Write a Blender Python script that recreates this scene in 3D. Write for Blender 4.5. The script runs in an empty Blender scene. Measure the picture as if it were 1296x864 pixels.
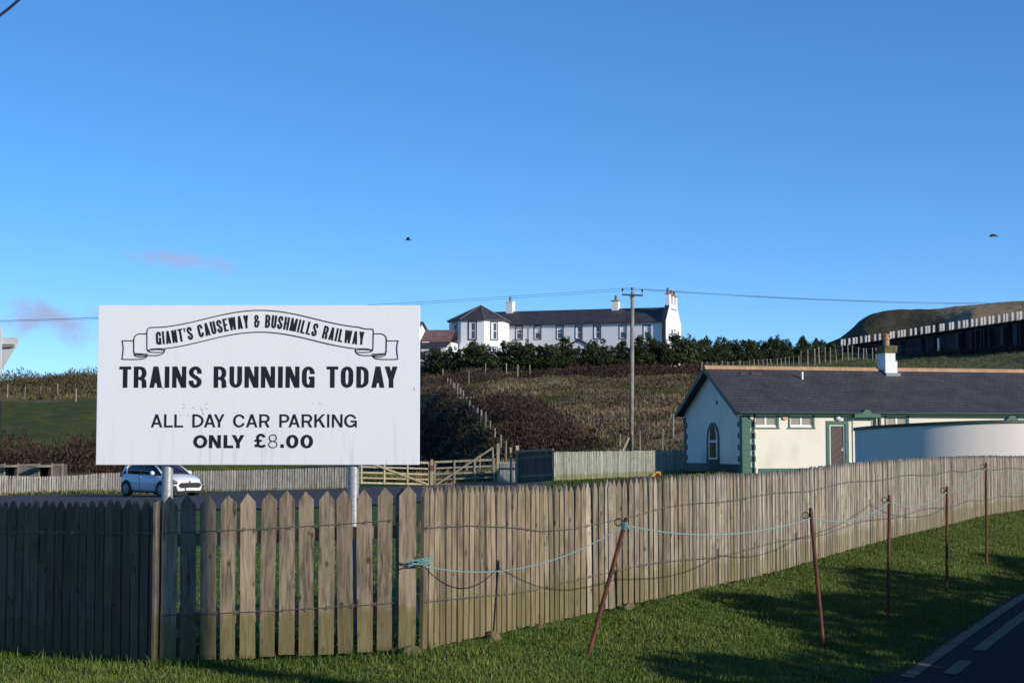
import bpy, bmesh, math, random
import numpy as np
from mathutils import Vector, Matrix

random.seed(7)
rng = np.random.default_rng(11)
scene = bpy.context.scene
COL = scene.collection
R = math.radians

# ------------------------------------------------------------------ camera
F = 2000.0                      # focal length in pixels of the 1296 px wide photograph
EYE = 1.5
PITCH = math.atan(128 / F)      # the horizon lies 128 px below the middle of the picture
cam_data = bpy.data.cameras.new("camera")
cam_data.sensor_width = 36
cam_data.lens = F / 1296 * 36
cam_data.clip_start = 0.1
cam_data.clip_end = 8000
cam = bpy.data.objects.new("camera", cam_data)
COL.objects.link(cam)
cam.location = (0, 0, EYE)
cam.rotation_euler = (R(90) + PITCH, 0, 0)
scene.camera = cam

# ------------------------------------------------------------------ light
SUN_AZ = 55.0                   # degrees to the right of straight behind the camera
SUN_EL = 17.5
sx, sy = math.sin(R(SUN_AZ)), -math.cos(R(SUN_AZ))
to_sun = Vector((sx * math.cos(R(SUN_EL)), sy * math.cos(R(SUN_EL)), math.sin(R(SUN_EL))))
sun_data = bpy.data.lights.new("sun", "SUN")
sun_data.energy = 4.7
sun_data.angle = R(0.53)
sun_data.color = (1.0, 0.915, 0.78)
sun = bpy.data.objects.new("sun", sun_data)
COL.objects.link(sun)
sun.location = (30, -20, 30)
sun.rotation_euler = to_sun.to_track_quat('Z', 'Y').to_euler()

world = bpy.data.worlds.new("World")
scene.world = world
world.use_nodes = True
wn, wl = world.node_tree.nodes, world.node_tree.links
wn.clear()
w_out = wn.new("ShaderNodeOutputWorld")
w_bg = wn.new("ShaderNodeBackground")
w_bg.inputs["Strength"].default_value = 0.15
w_sky = wn.new("ShaderNodeTexSky")
w_sky.sky_type = 'NISHITA'
w_sky.sun_disc = False
w_sky.sun_elevation = R(SUN_EL)
w_sky.sun_rotation = math.atan2(sx, sy)
w_sky.altitude = 0
w_sky.air_density = 0.6
w_sky.dust_density = 0.0
w_sky.ozone_density = 3.0
w_hsv = wn.new("ShaderNodeHueSaturation")
w_hsv.inputs["Saturation"].default_value = 1.25
w_hsv.inputs["Value"].default_value = 1.35
w_gam = wn.new("ShaderNodeGamma"); w_gam.inputs["Gamma"].default_value = 0.8
w_tint = wn.new("ShaderNodeVectorMath"); w_tint.operation = 'MULTIPLY'      # clear sea air: a little bluer than the model's
w_tint.inputs[1].default_value = (0.81, 1.02, 1.20)
wl.new(w_sky.outputs[0], w_gam.inputs["Color"]); wl.new(w_gam.outputs[0], w_hsv.inputs["Color"])
wl.new(w_hsv.outputs[0], w_tint.inputs[0])
scene.view_settings.view_transform = 'Standard'
scene.view_settings.look = 'None'
scene.view_settings.exposure = 0.0
scene.view_settings.gamma = 1.0
scene.view_settings.use_curve_mapping = False
scene.cycles.max_bounces = 6
scene.cycles.use_denoising = True


def ray(px, py):
    a, b = (px - 648) / F, (432 - py) / F
    return Vector((a, math.cos(PITCH) - b * math.sin(PITCH), math.sin(PITCH) + b * math.cos(PITCH)))


def at(px, py, d):
    """the point of the place seen at that spot of the photograph, d metres in front of the camera"""
    r = ray(px, py)
    return Vector((r.x / r.y * d, d, EYE + r.z / r.y * d))


# a few small clouds low over the left hill
w_tc = wn.new("ShaderNodeTexCoord")
w_noise = wn.new("ShaderNodeTexNoise")
w_noise.inputs["Scale"].default_value = 45
w_noise.inputs["Detail"].default_value = 5
wl.new(w_tc.outputs["Generated"], w_noise.inputs["Vector"])
w_nsub = wn.new("ShaderNodeVectorMath"); w_nsub.operation = 'SUBTRACT'
w_nsub.inputs[1].default_value = (0.5, 0.5, 0.5)
wl.new(w_noise.outputs["Color"], w_nsub.inputs[0])
w_nsc = wn.new("ShaderNodeVectorMath"); w_nsc.operation = 'SCALE'
w_nsc.inputs["Scale"].default_value = 2.6
wl.new(w_nsub.outputs[0], w_nsc.inputs[0])
prev = w_tint.outputs[0]
for (cx, cy, rx, rz, amt) in ((66, 404, 60, 27, 0.80), (38, 392, 34, 24, 0.55), (212, 327, 40, 14, 0.62), (240, 331, 26, 11, 0.4), (281, 333, 20, 16, 0.5)):
    c = ray(cx, cy).normalized()
    n1 = wn.new("ShaderNodeVectorMath"); n1.operation = 'SUBTRACT'; n1.inputs[1].default_value = c
    wl.new(w_tc.outputs["Generated"], n1.inputs[0])
    n2 = wn.new("ShaderNodeVectorMath"); n2.operation = 'MULTIPLY'
    n2.inputs[1].default_value = (F / rx, 0.5 * F / rx, F / rz)
    wl.new(n1.outputs[0], n2.inputs[0])
    n3 = wn.new("ShaderNodeVectorMath"); n3.operation = 'ADD'
    wl.new(n2.outputs[0], n3.inputs[0]); wl.new(w_nsc.outputs[0], n3.inputs[1])
    n4 = wn.new("ShaderNodeVectorMath"); n4.operation = 'LENGTH'
    wl.new(n3.outputs[0], n4.inputs[0])
    n5 = wn.new("ShaderNodeMapRange"); n5.interpolation_type = 'SMOOTHSTEP'
    n5.inputs["From Min"].default_value = 1.25; n5.inputs["From Max"].default_value = 0.15
    n5.inputs["To Min"].default_value = 0.0; n5.inputs["To Max"].default_value = amt
    wl.new(n4.outputs["Value"], n5.inputs["Value"])
    mx = wn.new("ShaderNodeMix"); mx.data_type = 'RGBA'
    mx.inputs[7].default_value = (2.6, 2.95, 4.3, 1)
    wl.new(n5.outputs[0], mx.inputs[0]); wl.new(prev, mx.inputs[6])
    prev = mx.outputs[2]
wl.new(prev, w_bg.inputs["Color"])
wl.new(w_bg.outputs[0], w_out.inputs[0])


# ------------------------------------------------------------------ helpers
class MB:
    """collects vertices and faces of ONE mesh"""

    def __init__(self):
        self.v, self.f = [], []

    def poly(self, pts):
        n = len(self.v)
        self.v += [tuple(p) for p in pts]
        self.f.append(tuple(range(n, n + len(pts))))
        return self

    def box(self, x0, x1, y0, y1, z0, z1):
        n = len(self.v)
        self.v += [(x, y, z) for x in (x0, x1) for y in (y0, y1) for z in (z0, z1)]
        for q in ((0, 1, 3, 2), (4, 6, 7, 5), (0, 4, 5, 1), (2, 3, 7, 6), (0, 2, 6, 4), (1, 5, 7, 3)):
            self.f.append(tuple(n + i for i in q))
        return self

    def bar(self, a, b, w, t, up=(0, 0, 1)):
        """a rectangular bar from a to b, w wide along 'up', t thick"""
        a, b = Vector(a), Vector(b)
        d = (b - a).normalized()
        s = d.cross(Vector(up)).normalized()
        u = s.cross(d).normalized()
        n = len(self.v)
        for p in (a, b):
            for i, j in ((-1, -1), (1, -1), (1, 1), (-1, 1)):
                self.v.append(tuple(p + s * (i * t / 2) + u * (j * w / 2)))
        for q in ((0, 3, 2, 1), (4, 5, 6, 7), (0, 1, 5, 4), (1, 2, 6, 5), (2, 3, 7, 6), (3, 0, 4, 7)):
            self.f.append(tuple(n + i for i in q))
        return self

    def tube(self, pts, rad, seg=6, caps=True):
        pts = [Vector(p) for p in pts]
        rads = rad if isinstance(rad, (list, tuple)) else [rad] * len(pts)
        n0 = len(self.v)
        ref = None
        for i, p in enumerate(pts):
            d = (pts[min(i + 1, len(pts) - 1)] - pts[max(i - 1, 0)]).normalized()
            if ref is None:
                ref = Vector((1, 0, 0)) if abs(d.x) < 0.8 else Vector((0, 1, 0))
            s = d.cross(ref).normalized()
            u = s.cross(d).normalized()
            ref = u
            for k in range(seg):
                a = 2 * math.pi * k / seg
                self.v.append(tuple(p + (s * math.cos(a) + u * math.sin(a)) * rads[i]))
        for i in range(len(pts) - 1):
            for k in range(seg):
                a, b = n0 + i * seg + k, n0 + i * seg + (k + 1) % seg
                self.f.append((a, b, b + seg, a + seg))
        if caps:
            self.f.append(tuple(n0 + k for k in reversed(range(seg))))
            e = n0 + (len(pts) - 1) * seg
            self.f.append(tuple(e + k for k in range(seg)))
        return self

    def prism(self, outline, y0, y1):
        """outline of (x, z) points extruded from y0 to y1"""
        n, m = len(self.v), len(outline)
        self.v += [(x, y0, z) for x, z in outline] + [(x, y1, z) for x, z in outline]
        self.f.append(tuple(range(n, n + m)))
        self.f.append(tuple(range(n + 2 * m - 1, n + m - 1, -1)))
        for i in range(m):
            j = (i + 1) % m
            self.f.append((n + i, n + m + i, n + m + j, n + j))
        return self

    def lathe(self, prof, c=(0, 0, 0), seg=12, axis='z'):
        n0 = len(self.v)
        for r, h in prof:
            for k in range(seg):
                a = 2 * math.pi * k / seg
                p = (r * math.cos(a), r * math.sin(a), h)
                if axis == 'y':
                    p = (p[0], p[2], p[1])
                elif axis == 'x':
                    p = (p[2], p[0], p[1])
                self.v.append((c[0] + p[0], c[1] + p[1], c[2] + p[2]))
        for i in range(len(prof) - 1):
            for k in range(seg):
                a, b = n0 + i * seg + k, n0 + i * seg + (k + 1) % seg
                self.f.append((a, b, b + seg, a + seg))
        self.f.append(tuple(n0 + k for k in reversed(range(seg))))
        e = n0 + (len(prof) - 1) * seg
        self.f.append(tuple(e + k for k in range(seg)))
        return self

    def loft(self, rings, closed_ends=True):
        n0, m = len(self.v), len(rings[0])
        for r in rings:
            self.v += [tuple(p) for p in r]
        for i in range(len(rings) - 1):
            for k in range(m):
                a, b = n0 + i * m + k, n0 + i * m + (k + 1) % m
                self.f.append((a, b, b + m, a + m))
        if closed_ends:
            self.f.append(tuple(n0 + k for k in reversed(range(m))))
            e = n0 + (len(rings) - 1) * m
            self.f.append(tuple(e + k for k in range(m)))
        return self

    def mesh(self, name, fix=True):
        me = bpy.data.meshes.new(name)
        me.from_pydata(self.v, [], self.f)
        if fix:
            bm = bmesh.new(); bm.from_mesh(me)
            bmesh.ops.recalc_face_normals(bm, faces=bm.faces)
            bm.to_mesh(me); bm.free()
        me.update()
        return me


def link(name, me, m=None, parent=None, loc=None, rot=None):
    o = bpy.data.objects.new(name, me)
    COL.objects.link(o)
    if m is not None and me is not None and not me.materials:
        me.materials.append(m)
    if parent is not None:
        o.parent = parent
    if loc is not None:
        o.location = loc
    if rot is not None:
        o.rotation_euler = rot
    return o


def part(name, mb, m, parent, smooth=False, bevel=0.0, loc=None, rot=None):
    me = mb.mesh(name)
    if smooth:
        me.polygons.foreach_set("use_smooth", [True] * len(me.polygons))
    o = link(name, me, m, parent, loc, rot)
    if bevel:
        b = o.modifiers.new("bevel", 'BEVEL')
        b.width = bevel; b.segments = 2; b.limit_method = 'ANGLE'
    return o


def tag(o, label=None, cat=None, group=None, kind=None):
    if label: o["label"] = label
    if cat: o["category"] = cat
    if group: o["group"] = group
    if kind: o["kind"] = kind
    return o


def thing(name, label, cat, loc=(0, 0, 0), rotz=0.0, group=None):
    o = bpy.data.objects.new(name, None)
    COL.objects.link(o)
    o.empty_display_size = 0.3
    o.location = loc
    o.rotation_euler = (0, 0, rotz)
    return tag(o, label, cat, group)


def np_mesh(name, V, nper, col=None):
    """many small separate polygons of nper corners: V has shape (n * nper, 3)"""
    V = np.ascontiguousarray(V, dtype=np.float32).reshape(-1, 3)
    nv = len(V); nf = nv // nper
    me = bpy.data.meshes.new(name)
    me.vertices.add(nv); me.vertices.foreach_set("co", V.ravel())
    me.loops.add(nv); me.loops.foreach_set("vertex_index", np.arange(nv, dtype=np.int32))
    me.polygons.add(nf); me.polygons.foreach_set("loop_start", np.arange(0, nv, nper, dtype=np.int32))
    if col is not None:
        a = me.color_attributes.new("Col", 'FLOAT_COLOR', 'POINT')
        c = np.ones((nv, 4), dtype=np.float32); c[:, :3] = col
        a.data.foreach_set("color", c.ravel())
    me.update(); me.validate()
    return me


def _hash(i, j, s):
    v = np.sin(i * 127.1 + j * 311.7 + s * 74.7) * 43758.5453
    return v - np.floor(v)


def vnoise(x, y, s=0):
    """smooth value noise, 0..1"""
    x, y = np.asarray(x, dtype=float), np.asarray(y, dtype=float)
    i, j = np.floor(x), np.floor(y)
    fx, fy = x - i, y - j
    fx, fy = fx * fx * (3 - 2 * fx), fy * fy * (3 - 2 * fy)
    a, b = _hash(i, j, s), _hash(i + 1, j, s)
    c, d = _hash(i, j + 1, s), _hash(i + 1, j + 1, s)
    return (a * (1 - fx) + b * fx) * (1 - fy) + (c * (1 - fx) + d * fx) * fy


def fbm(x, y, s=0):
    return 0.55 * vnoise(x, y, s) + 0.3 * vnoise(x * 2.1, y * 2.1, s + 1) + 0.15 * vnoise(x * 4.3, y * 4.3, s + 2)


def sstep(a, b, x):
    t = np.clip((x - a) / (b - a), 0, 1)
    return t * t * (3 - 2 * t)


# ------------------------------------------------------------------ materials
def new_mat(name):
    m = bpy.data.materials.new(name)
    m.use_nodes = True
    nt = m.node_tree
    return m, nt.nodes, nt.links, nt.nodes["Principled BSDF"]


def mat(name, c, c2=None, rough=0.7, scale=6.0, bump=0.0, metal=0.0, spec=0.4, stretch=(1, 1, 1), rnd=0.0, detail=4.0, lo=0.35, hi=0.65):
    """two-colour noise material; rnd varies brightness from object to object"""
    m, n, l, p = new_mat(name)
    p.inputs["Roughness"].default_value = rough
    p.inputs["Metallic"].default_value = metal
    p.inputs["Specular IOR Level"].default_value = spec
    p.inputs["Base Color"].default_value = (*c, 1)
    if c2 is None and not bump and not rnd:
        return m
    tc = n.new("ShaderNodeTexCoord")
    mp = n.new("ShaderNodeMapping"); mp.inputs["Scale"].default_value = stretch
    l.new(tc.outputs["Object"], mp.inputs["Vector"])
    no = n.new("ShaderNodeTexNoise")
    no.inputs["Scale"].default_value = scale; no.inputs["Detail"].default_value = detail
    l.new(mp.outputs[0], no.inputs["Vector"])
    out = None
    if c2 is not None:
        mr = n.new("ShaderNodeMapRange")
        mr.inputs["From Min"].default_value = lo; mr.inputs["From Max"].default_value = hi
        l.new(no.outputs["Fac"], mr.inputs["Value"])
        mx = n.new("ShaderNodeMix"); mx.data_type = 'RGBA'
        mx.inputs[6].default_value = (*c, 1); mx.inputs[7].default_value = (*c2, 1)
        l.new(mr.outputs[0], mx.inputs[0])
        out = mx.outputs[2]
    if rnd:
        oi = n.new("ShaderNodeObjectInfo")
        mr2 = n.new("ShaderNodeMapRange")
        mr2.inputs["To Min"].default_value = 1 - rnd; mr2.inputs["To Max"].default_value = 1 + rnd
        l.new(oi.outputs["Random"], mr2.inputs["Value"])
        vm = n.new("ShaderNodeVectorMath"); vm.operation = 'SCALE'
        if out is None:
            vm.inputs[0].default_value = c
        else:
            l.new(out, vm.inputs[0])
        l.new(mr2.outputs[0], vm.inputs["Scale"])
        out = vm.outputs[0]
    if out is not None:
        l.new(out, p.inputs["Base Color"])
    if bump:
        b = n.new("ShaderNodeBump"); b.inputs["Strength"].default_value = bump; b.inputs["Distance"].default_value = 0.02
        l.new(no.outputs["Fac"], b.inputs["Height"]); l.new(b.outputs[0], p.inputs["Normal"])
    return m


def wood_mat(name, dark, light, algae, algae_top, grain=1.0, rnd=0.3, algae_amt=0.65):
    """weathered softwood: long grain, knots, a green algae stain at the foot"""
    m, n, l, p = new_mat(name)
    p.inputs["Roughness"].default_value = 0.85
    p.inputs["Specular IOR Level"].default_value = 0.25
    tc = n.new("ShaderNodeTexCoord"); oi = n.new("ShaderNodeObjectInfo")
    off = n.new("ShaderNodeVectorMath"); off.operation = 'SCALE'
    off.inputs[0].default_value = (17.3, 9.1, 23.7); l.new(oi.outputs["Random"], off.inputs["Scale"])
    ad = n.new("ShaderNodeVectorMath"); ad.operation = 'ADD'
    l.new(tc.outputs["Object"], ad.inputs[0]); l.new(off.outputs[0], ad.inputs[1])

    def noise(scale, st, det=5.0, dist=0.0):
        mp = n.new("ShaderNodeMapping"); mp.inputs["Scale"].default_value = st
        l.new(ad.outputs[0], mp.inputs["Vector"])
        q = n.new("ShaderNodeTexNoise"); q.inputs["Scale"].default_value = scale
        q.inputs["Detail"].default_value = det; q.inputs["Distortion"].default_value = dist
        l.new(mp.outputs[0], q.inputs["Vector"])
        return q.outputs["Fac"]

    def rng_(src, a, b, c=0.0, d=1.0):
        q = n.new("ShaderNodeMapRange")
        q.inputs["From Min"].default_value = a; q.inputs["From Max"].default_value = b
        q.inputs["To Min"].default_value = c; q.inputs["To Max"].default_value = d
        l.new(src, q.inputs["Value"])
        return q.outputs[0]

    def mix(fac, a, b, mode='MIX'):
        q = n.new("ShaderNodeMix"); q.data_type = 'RGBA'; q.blend_type = mode
        if isinstance(fac, float): q.inputs[0].default_value = fac
        else: l.new(fac, q.inputs[0])
        for s, v in ((6, a), (7, b)):
            if isinstance(v, tuple): q.inputs[s].default_value = (*v, 1)
            else: l.new(v, q.inputs[s])
        return q.outputs[2]

    g = noise(9 * grain, (6, 6, 0.55), 6, 0.6)
    c = mix(rng_(g, 0.3, 0.68), dark, light)
    fine = noise(60 * grain, (4, 4, 0.16), 3)
    c = mix(rng_(fine, 0.56, 0.7, 0, 0.6), c, tuple(x * 0.42 for x in dark))
    patch = noise(2.6, (2.0, 2.0, 1), 3)
    c = mix(rng_(patch, 0.45, 0.7, 0, 0.5), c, tuple(x * 1.25 for x in light))
    # knots
    mp = n.new("ShaderNodeMapping"); mp.inputs["Scale"].default_value = (9, 9, 5.5)
    l.new(ad.outputs[0], mp.inputs["Vector"])
    vo = n.new("ShaderNodeTexVoronoi"); vo.inputs["Scale"].default_value = 1.0
    l.new(mp.outputs[0], vo.inputs["Vector"])
    c = mix(rng_(vo.outputs["Distance"], 0.10, 0.17, 0.75, 0.0), c, tuple(x * 0.45 for x in dark))
    # algae at the foot
    sp = n.new("ShaderNodeSeparateXYZ"); l.new(tc.outputs["Object"], sp.inputs[0])
    zz = n.new("ShaderNodeMath"); zz.operation = 'MULTIPLY_ADD'
    l.new(patch, zz.inputs[0]); zz.inputs[1].default_value = 0.25; l.new(sp.outputs["Z"], zz.inputs[2])
    c = mix(rng_(zz.outputs[0], algae_top + 0.10, algae_top + 0.16, algae_amt, 0.0), c, algae)
    # dark weathered tip
    vm = n.new("ShaderNodeVectorMath"); vm.operation = 'SCALE'
    l.new(c, vm.inputs[0]); l.new(rng_(oi.outputs["Random"], 0, 1, 1 - rnd, 1 + rnd * 0.6), vm.inputs["Scale"])
    l.new(vm.outputs[0], p.inputs["Base Color"])
    b = n.new("ShaderNodeBump"); b.inputs["Strength"].default_value = 0.6; b.inputs["Distance"].default_value = 0.004
    l.new(g, b.inputs["Height"]); l.new(b.outputs[0], p.inputs["Normal"])
    return m


def col_mat(name, rough=0.9, var=0.35, scale=1.2, bump=0.3, spec=0.15, island=0.0, dist=0.05):
    """colour from the mesh's own colour attribute, broken up by noise"""
    m, n, l, p = new_mat(name)
    p.inputs["Roughness"].default_value = rough
    p.inputs["Specular IOR Level"].default_value = spec
    at_ = n.new("ShaderNodeAttribute"); at_.attribute_name = "Col"
    tc = n.new("ShaderNodeTexCoord")
    no = n.new("ShaderNodeTexNoise"); no.inputs["Scale"].default_value = scale; no.inputs["Detail"].default_value = 8
    l.new(tc.outputs["Object"], no.inputs["Vector"])
    mr = n.new("ShaderNodeMapRange")
    mr.inputs["From Min"].default_value = 0.3; mr.inputs["From Max"].default_value = 0.7
    mr.inputs["To Min"].default_value = 1 - var; mr.inputs["To Max"].default_value = 1 + var
    l.new(no.outputs["Fac"], mr.inputs["Value"])
    vm = n.new("ShaderNodeVectorMath"); vm.operation = 'SCALE'
    l.new(at_.outputs["Color"], vm.inputs[0]); l.new(mr.outputs[0], vm.inputs["Scale"])
    out = vm.outputs[0]
    if island:
        ge = n.new("ShaderNodeNewGeometry")
        m2 = n.new("ShaderNodeMapRange")
        m2.inputs["To Min"].default_value = 1 - island; m2.inputs["To Max"].default_value = 1 + island
        l.new(ge.outputs["Random Per Island"], m2.inputs["Value"])
        v2 = n.new("ShaderNodeVectorMath"); v2.operation = 'SCALE'
        l.new(out, v2.inputs[0]); l.new(m2.outputs[0], v2.inputs["Scale"])
        out = v2.outputs[0]
    l.new(out, p.inputs["Base Color"])
    if bump:
        b = n.new("ShaderNodeBump"); b.inputs["Strength"].default_value = bump; b.inputs["Distance"].default_value = dist
        l.new(no.outputs["Fac"], b.inputs["Height"]); l.new(b.outputs[0], p.inputs["Normal"])
    return m


def leaf_mat(name, c, c2, rnd=0.15):
    m, n, l, p = new_mat(name)
    p.inputs["Roughness"].default_value = 0.75
    p.inputs["Specular IOR Level"].default_value = 0.2
    ge = n.new("ShaderNodeNewGeometry"); oi = n.new("ShaderNodeObjectInfo")
    mx = n.new("ShaderNodeMix"); mx.data_type = 'RGBA'
    mx.inputs[6].default_value = (*c, 1); mx.inputs[7].default_value = (*c2, 1)
    l.new(ge.outputs["Random Per Island"], mx.inputs[0])
    mr = n.new("ShaderNodeMapRange")
    mr.inputs["To Min"].default_value = 1 - rnd; mr.inputs["To Max"].default_value = 1 + rnd
    l.new(oi.outputs["Random"], mr.inputs["Value"])
    vm = n.new("ShaderNodeVectorMath"); vm.operation = 'SCALE'
    l.new(mx.outputs[2], vm.inputs[0]); l.new(mr.outputs[0], vm.inputs["Scale"])
    l.new(vm.outputs[0], p.inputs["Base Color"])
    return m


def tiles_mat(name, c, c2, mortar, w, h, k=1.0, rough=0.6, msize=0.012):
    """courses of slate on a roof plane, laid out along the local x and z"""
    m, n, l, p = new_mat(name)
    p.inputs["Roughness"].default_value = rough
    p.inputs["Specular IOR Level"].default_value = 0.35
    tc = n.new("ShaderNodeTexCoord"); sp = n.new("ShaderNodeSeparateXYZ"); cb = n.new("ShaderNodeCombineXYZ")
    l.new(tc.outputs["Object"], sp.inputs[0])
    mu = n.new("ShaderNodeMath"); mu.operation = 'MULTIPLY'; mu.inputs[1].default_value = k
    l.new(sp.outputs["Z"], mu.inputs[0])
    l.new(sp.outputs["X"], cb.inputs[0]); l.new(mu.outputs[0], cb.inputs[1])
    br = n.new("ShaderNodeTexBrick")
    br.inputs["Color1"].default_value = (*c, 1); br.inputs["Color2"].default_value = (*c2, 1)
    br.inputs["Mortar"].default_value = (*mortar, 1)
    br.inputs["Scale"].default_value = 1.0
    br.inputs["Brick Width"].default_value = w; br.inputs["Row Height"].default_value = h
    br.inputs["Mortar Size"].default_value = msize
    l.new(cb.outputs[0], br.inputs["Vector"])
    no = n.new("ShaderNodeTexNoise"); no.inputs["Scale"].default_value = 0.9; no.inputs["Detail"].default_value = 6
    l.new(tc.outputs["Object"], no.inputs["Vector"])
    mr = n.new("ShaderNodeMapRange"); mr.inputs["From Min"].default_value = 0.3; mr.inputs["From Max"].default_value = 0.7
    mr.inputs["To Min"].default_value = 0.75; mr.inputs["To Max"].default_value = 1.25
    l.new(no.outputs["Fac"], mr.inputs["Value"])
    vm = n.new("ShaderNodeVectorMath"); vm.operation = 'SCALE'
    l.new(br.outputs["Color"], vm.inputs[0]); l.new(mr.outputs[0], vm.inputs["Scale"])
    l.new(vm.outputs[0], p.inputs["Base Color"])
    b = n.new("ShaderNodeBump"); b.inputs["Strength"].default_value = 0.4; b.inputs["Distance"].default_value = 0.01
    l.new(br.outputs["Fac"], b.inputs["Height"]); b.invert = True
    l.new(b.outputs[0], p.inputs["Normal"])
    return m


def glass_mat(name, c, rough=0.08):
    m, n, l, p = new_mat(name)
    p.inputs["Base Color"].default_value = (*c, 1)
    p.inputs["Roughness"].default_value = rough
    p.inputs["Specular IOR Level"].default_value = 0.8
    return m


M_gate = wood_mat("gate_wood", (0.085, 0.062, 0.04), (0.34, 0.265, 0.185), (0.15, 0.13, 0.04), 0.29, 1.0, 0.28)
M_brown_pick = wood_mat("brown_fence_wood", (0.088, 0.066, 0.043), (0.30, 0.24, 0.168), (0.15, 0.125, 0.045), 0.30, 1.0, 0.30, 0.6)
M_pick = wood_mat("fence_wood", (0.12, 0.098, 0.072), (0.40, 0.35, 0.275), (0.16, 0.13, 0.06), 0.22, 1.0, 0.32, 0.45)
M_dim = wood_mat("shaded_fence_wood", (0.07, 0.05, 0.034), (0.155, 0.115, 0.08), (0.08, 0.08, 0.04), 0.24, 1.0, 0.3)  # darker wood copy, shade put into the colour of fences turned from the sun
M_far = wood_mat("pale_fence_wood", (0.34, 0.30, 0.24), (0.64, 0.57, 0.47), (0.20, 0.19, 0.08), 0.08, 0.5, 0.25, 0.45)
M_rail = wood_mat("rail_wood", (0.12, 0.095, 0.06), (0.27, 0.22, 0.15), (0.12, 0.11, 0.04), -9, 1.0, 0.2, 0.0)
M_field = wood_mat("field_gate_wood", (0.23, 0.20, 0.13), (0.42, 0.36, 0.25), (0.2, 0.2, 0.1), -9, 0.5, 0.2, 0.0)
M_post = wood_mat("round_post_wood", (0.16, 0.14, 0.11), (0.32, 0.29, 0.23), (0.2, 0.2, 0.1), -9, 0.5, 0.3, 0.0)
M_rust = mat("rust", (0.16, 0.05, 0.028), (0.08, 0.03, 0.02), rough=0.8, scale=30, bump=0.2, stretch=(1, 1, 0.3))
M_iron = mat("dark_iron", (0.03, 0.026, 0.024), rough=0.6)
M_wire = mat("wire_steel", (0.16, 0.14, 0.12), rough=0.6, metal=0.3)
M_rope = mat("turquoise_rope", (0.13, 0.29, 0.29), (0.20, 0.37, 0.36), rough=0.8, scale=90)
M_galv = mat("galvanised_steel", (0.42, 0.43, 0.44), (0.30, 0.31, 0.33), rough=0.45, scale=40, metal=0.35, bump=0.05)
M_black = mat("black_vinyl", (0.012, 0.012, 0.018), rough=0.5)
M_grey = mat("lettering_residue", (0.40, 0.40, 0.40), rough=0.8)

# ------------------------------------------------------------------ the front fence line in the place (x, y, foot z)
def foot(px, ytop, ybot, H=1.10):
    """where a fence of height H stands that shows its top and foot at these heights of the picture"""
    d = F * H / (ybot - ytop)
    p = at(px, ybot, d)
    return p


RUN = [foot(536, 618, 822), foot(590, 617, 809.5), foot(647, 616, 797), foot(722, 615, 781), foot(808, 606, 762), foot(880, 602, 746),
       foot(980, 598, 723), foot(1060, 588.5, 699.5), foot(1127, 582.5, 681), foot(1199, 578.5, 664), foot(1246, 577, 652), foot(1296, 577, 644.5)]
RUN.append(RUN[-1] + (RUN[-1] - RUN[-3]) * 1.1 + Vector((0.25, 0, 0.03)))
RUN.append(RUN[-1] + Vector((4.2, 6.0, 0.05)))
GATE_L, GATE_R = foot(201, 630.5, 836.5), foot(517, 619, 822)
LEFT_R = GATE_L + Vector((-0.03, 0.02, -0.01))
LEFT_DIR = Vector((-math.sin(R(53)), math.cos(R(53)), 0))

# ------------------------------------------------------------------ ground height
_cp = []
def cp(x, y, z): _cp.append((x, y, z))
def cpp(px, py, d): p = at(px, py, d); cp(p.x, p.y, p.z)

for p in RUN: cp(p.x, p.y, p.z - 0.03)
for p in (GATE_L, GATE_R, LEFT_R + LEFT_DIR * 1.9 + Vector((0, 0, -0.06)), LEFT_R + LEFT_DIR * 5 + Vector((0, 0, -0.12))): cp(p.x, p.y, p.z - 0.02)
for x, y, z in ((-6, 4, -.15), (-2, 4, -.12), (0, 4, -.15), (3, 4, -.2), (8, 4, -.2), (-8, 9, -.12), (-3, 9.3, -.03), (-1, 9.6, -.03), (0.5, 10, -.06),
                (2.6, 11.2, -.2), (6.2, 19.1, -.2), (4.3, 15, -.2), (10, 27, -.16), (14, 34, -.1), (22, 47, .0), (8, 9, -.2), (14, 15, -.2), (25, 25, -.15),
                (2, 13, -.09), (3.1, 15.2, -.09), (4.7, 17.8, -.1), (6, 20.5, -.05),
                (-1.2, 13, .0), (-3, 15, -.05), (-5, 20, -.15), (-2, 22, -.12), (3, 24, .02), (8, 34, .1), (-12, 30, -.4), (0, 34, -.3),
                (8, 45, .05), (14, 50, .15), (20, 55, .2)): cp(x, y, z)
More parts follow.
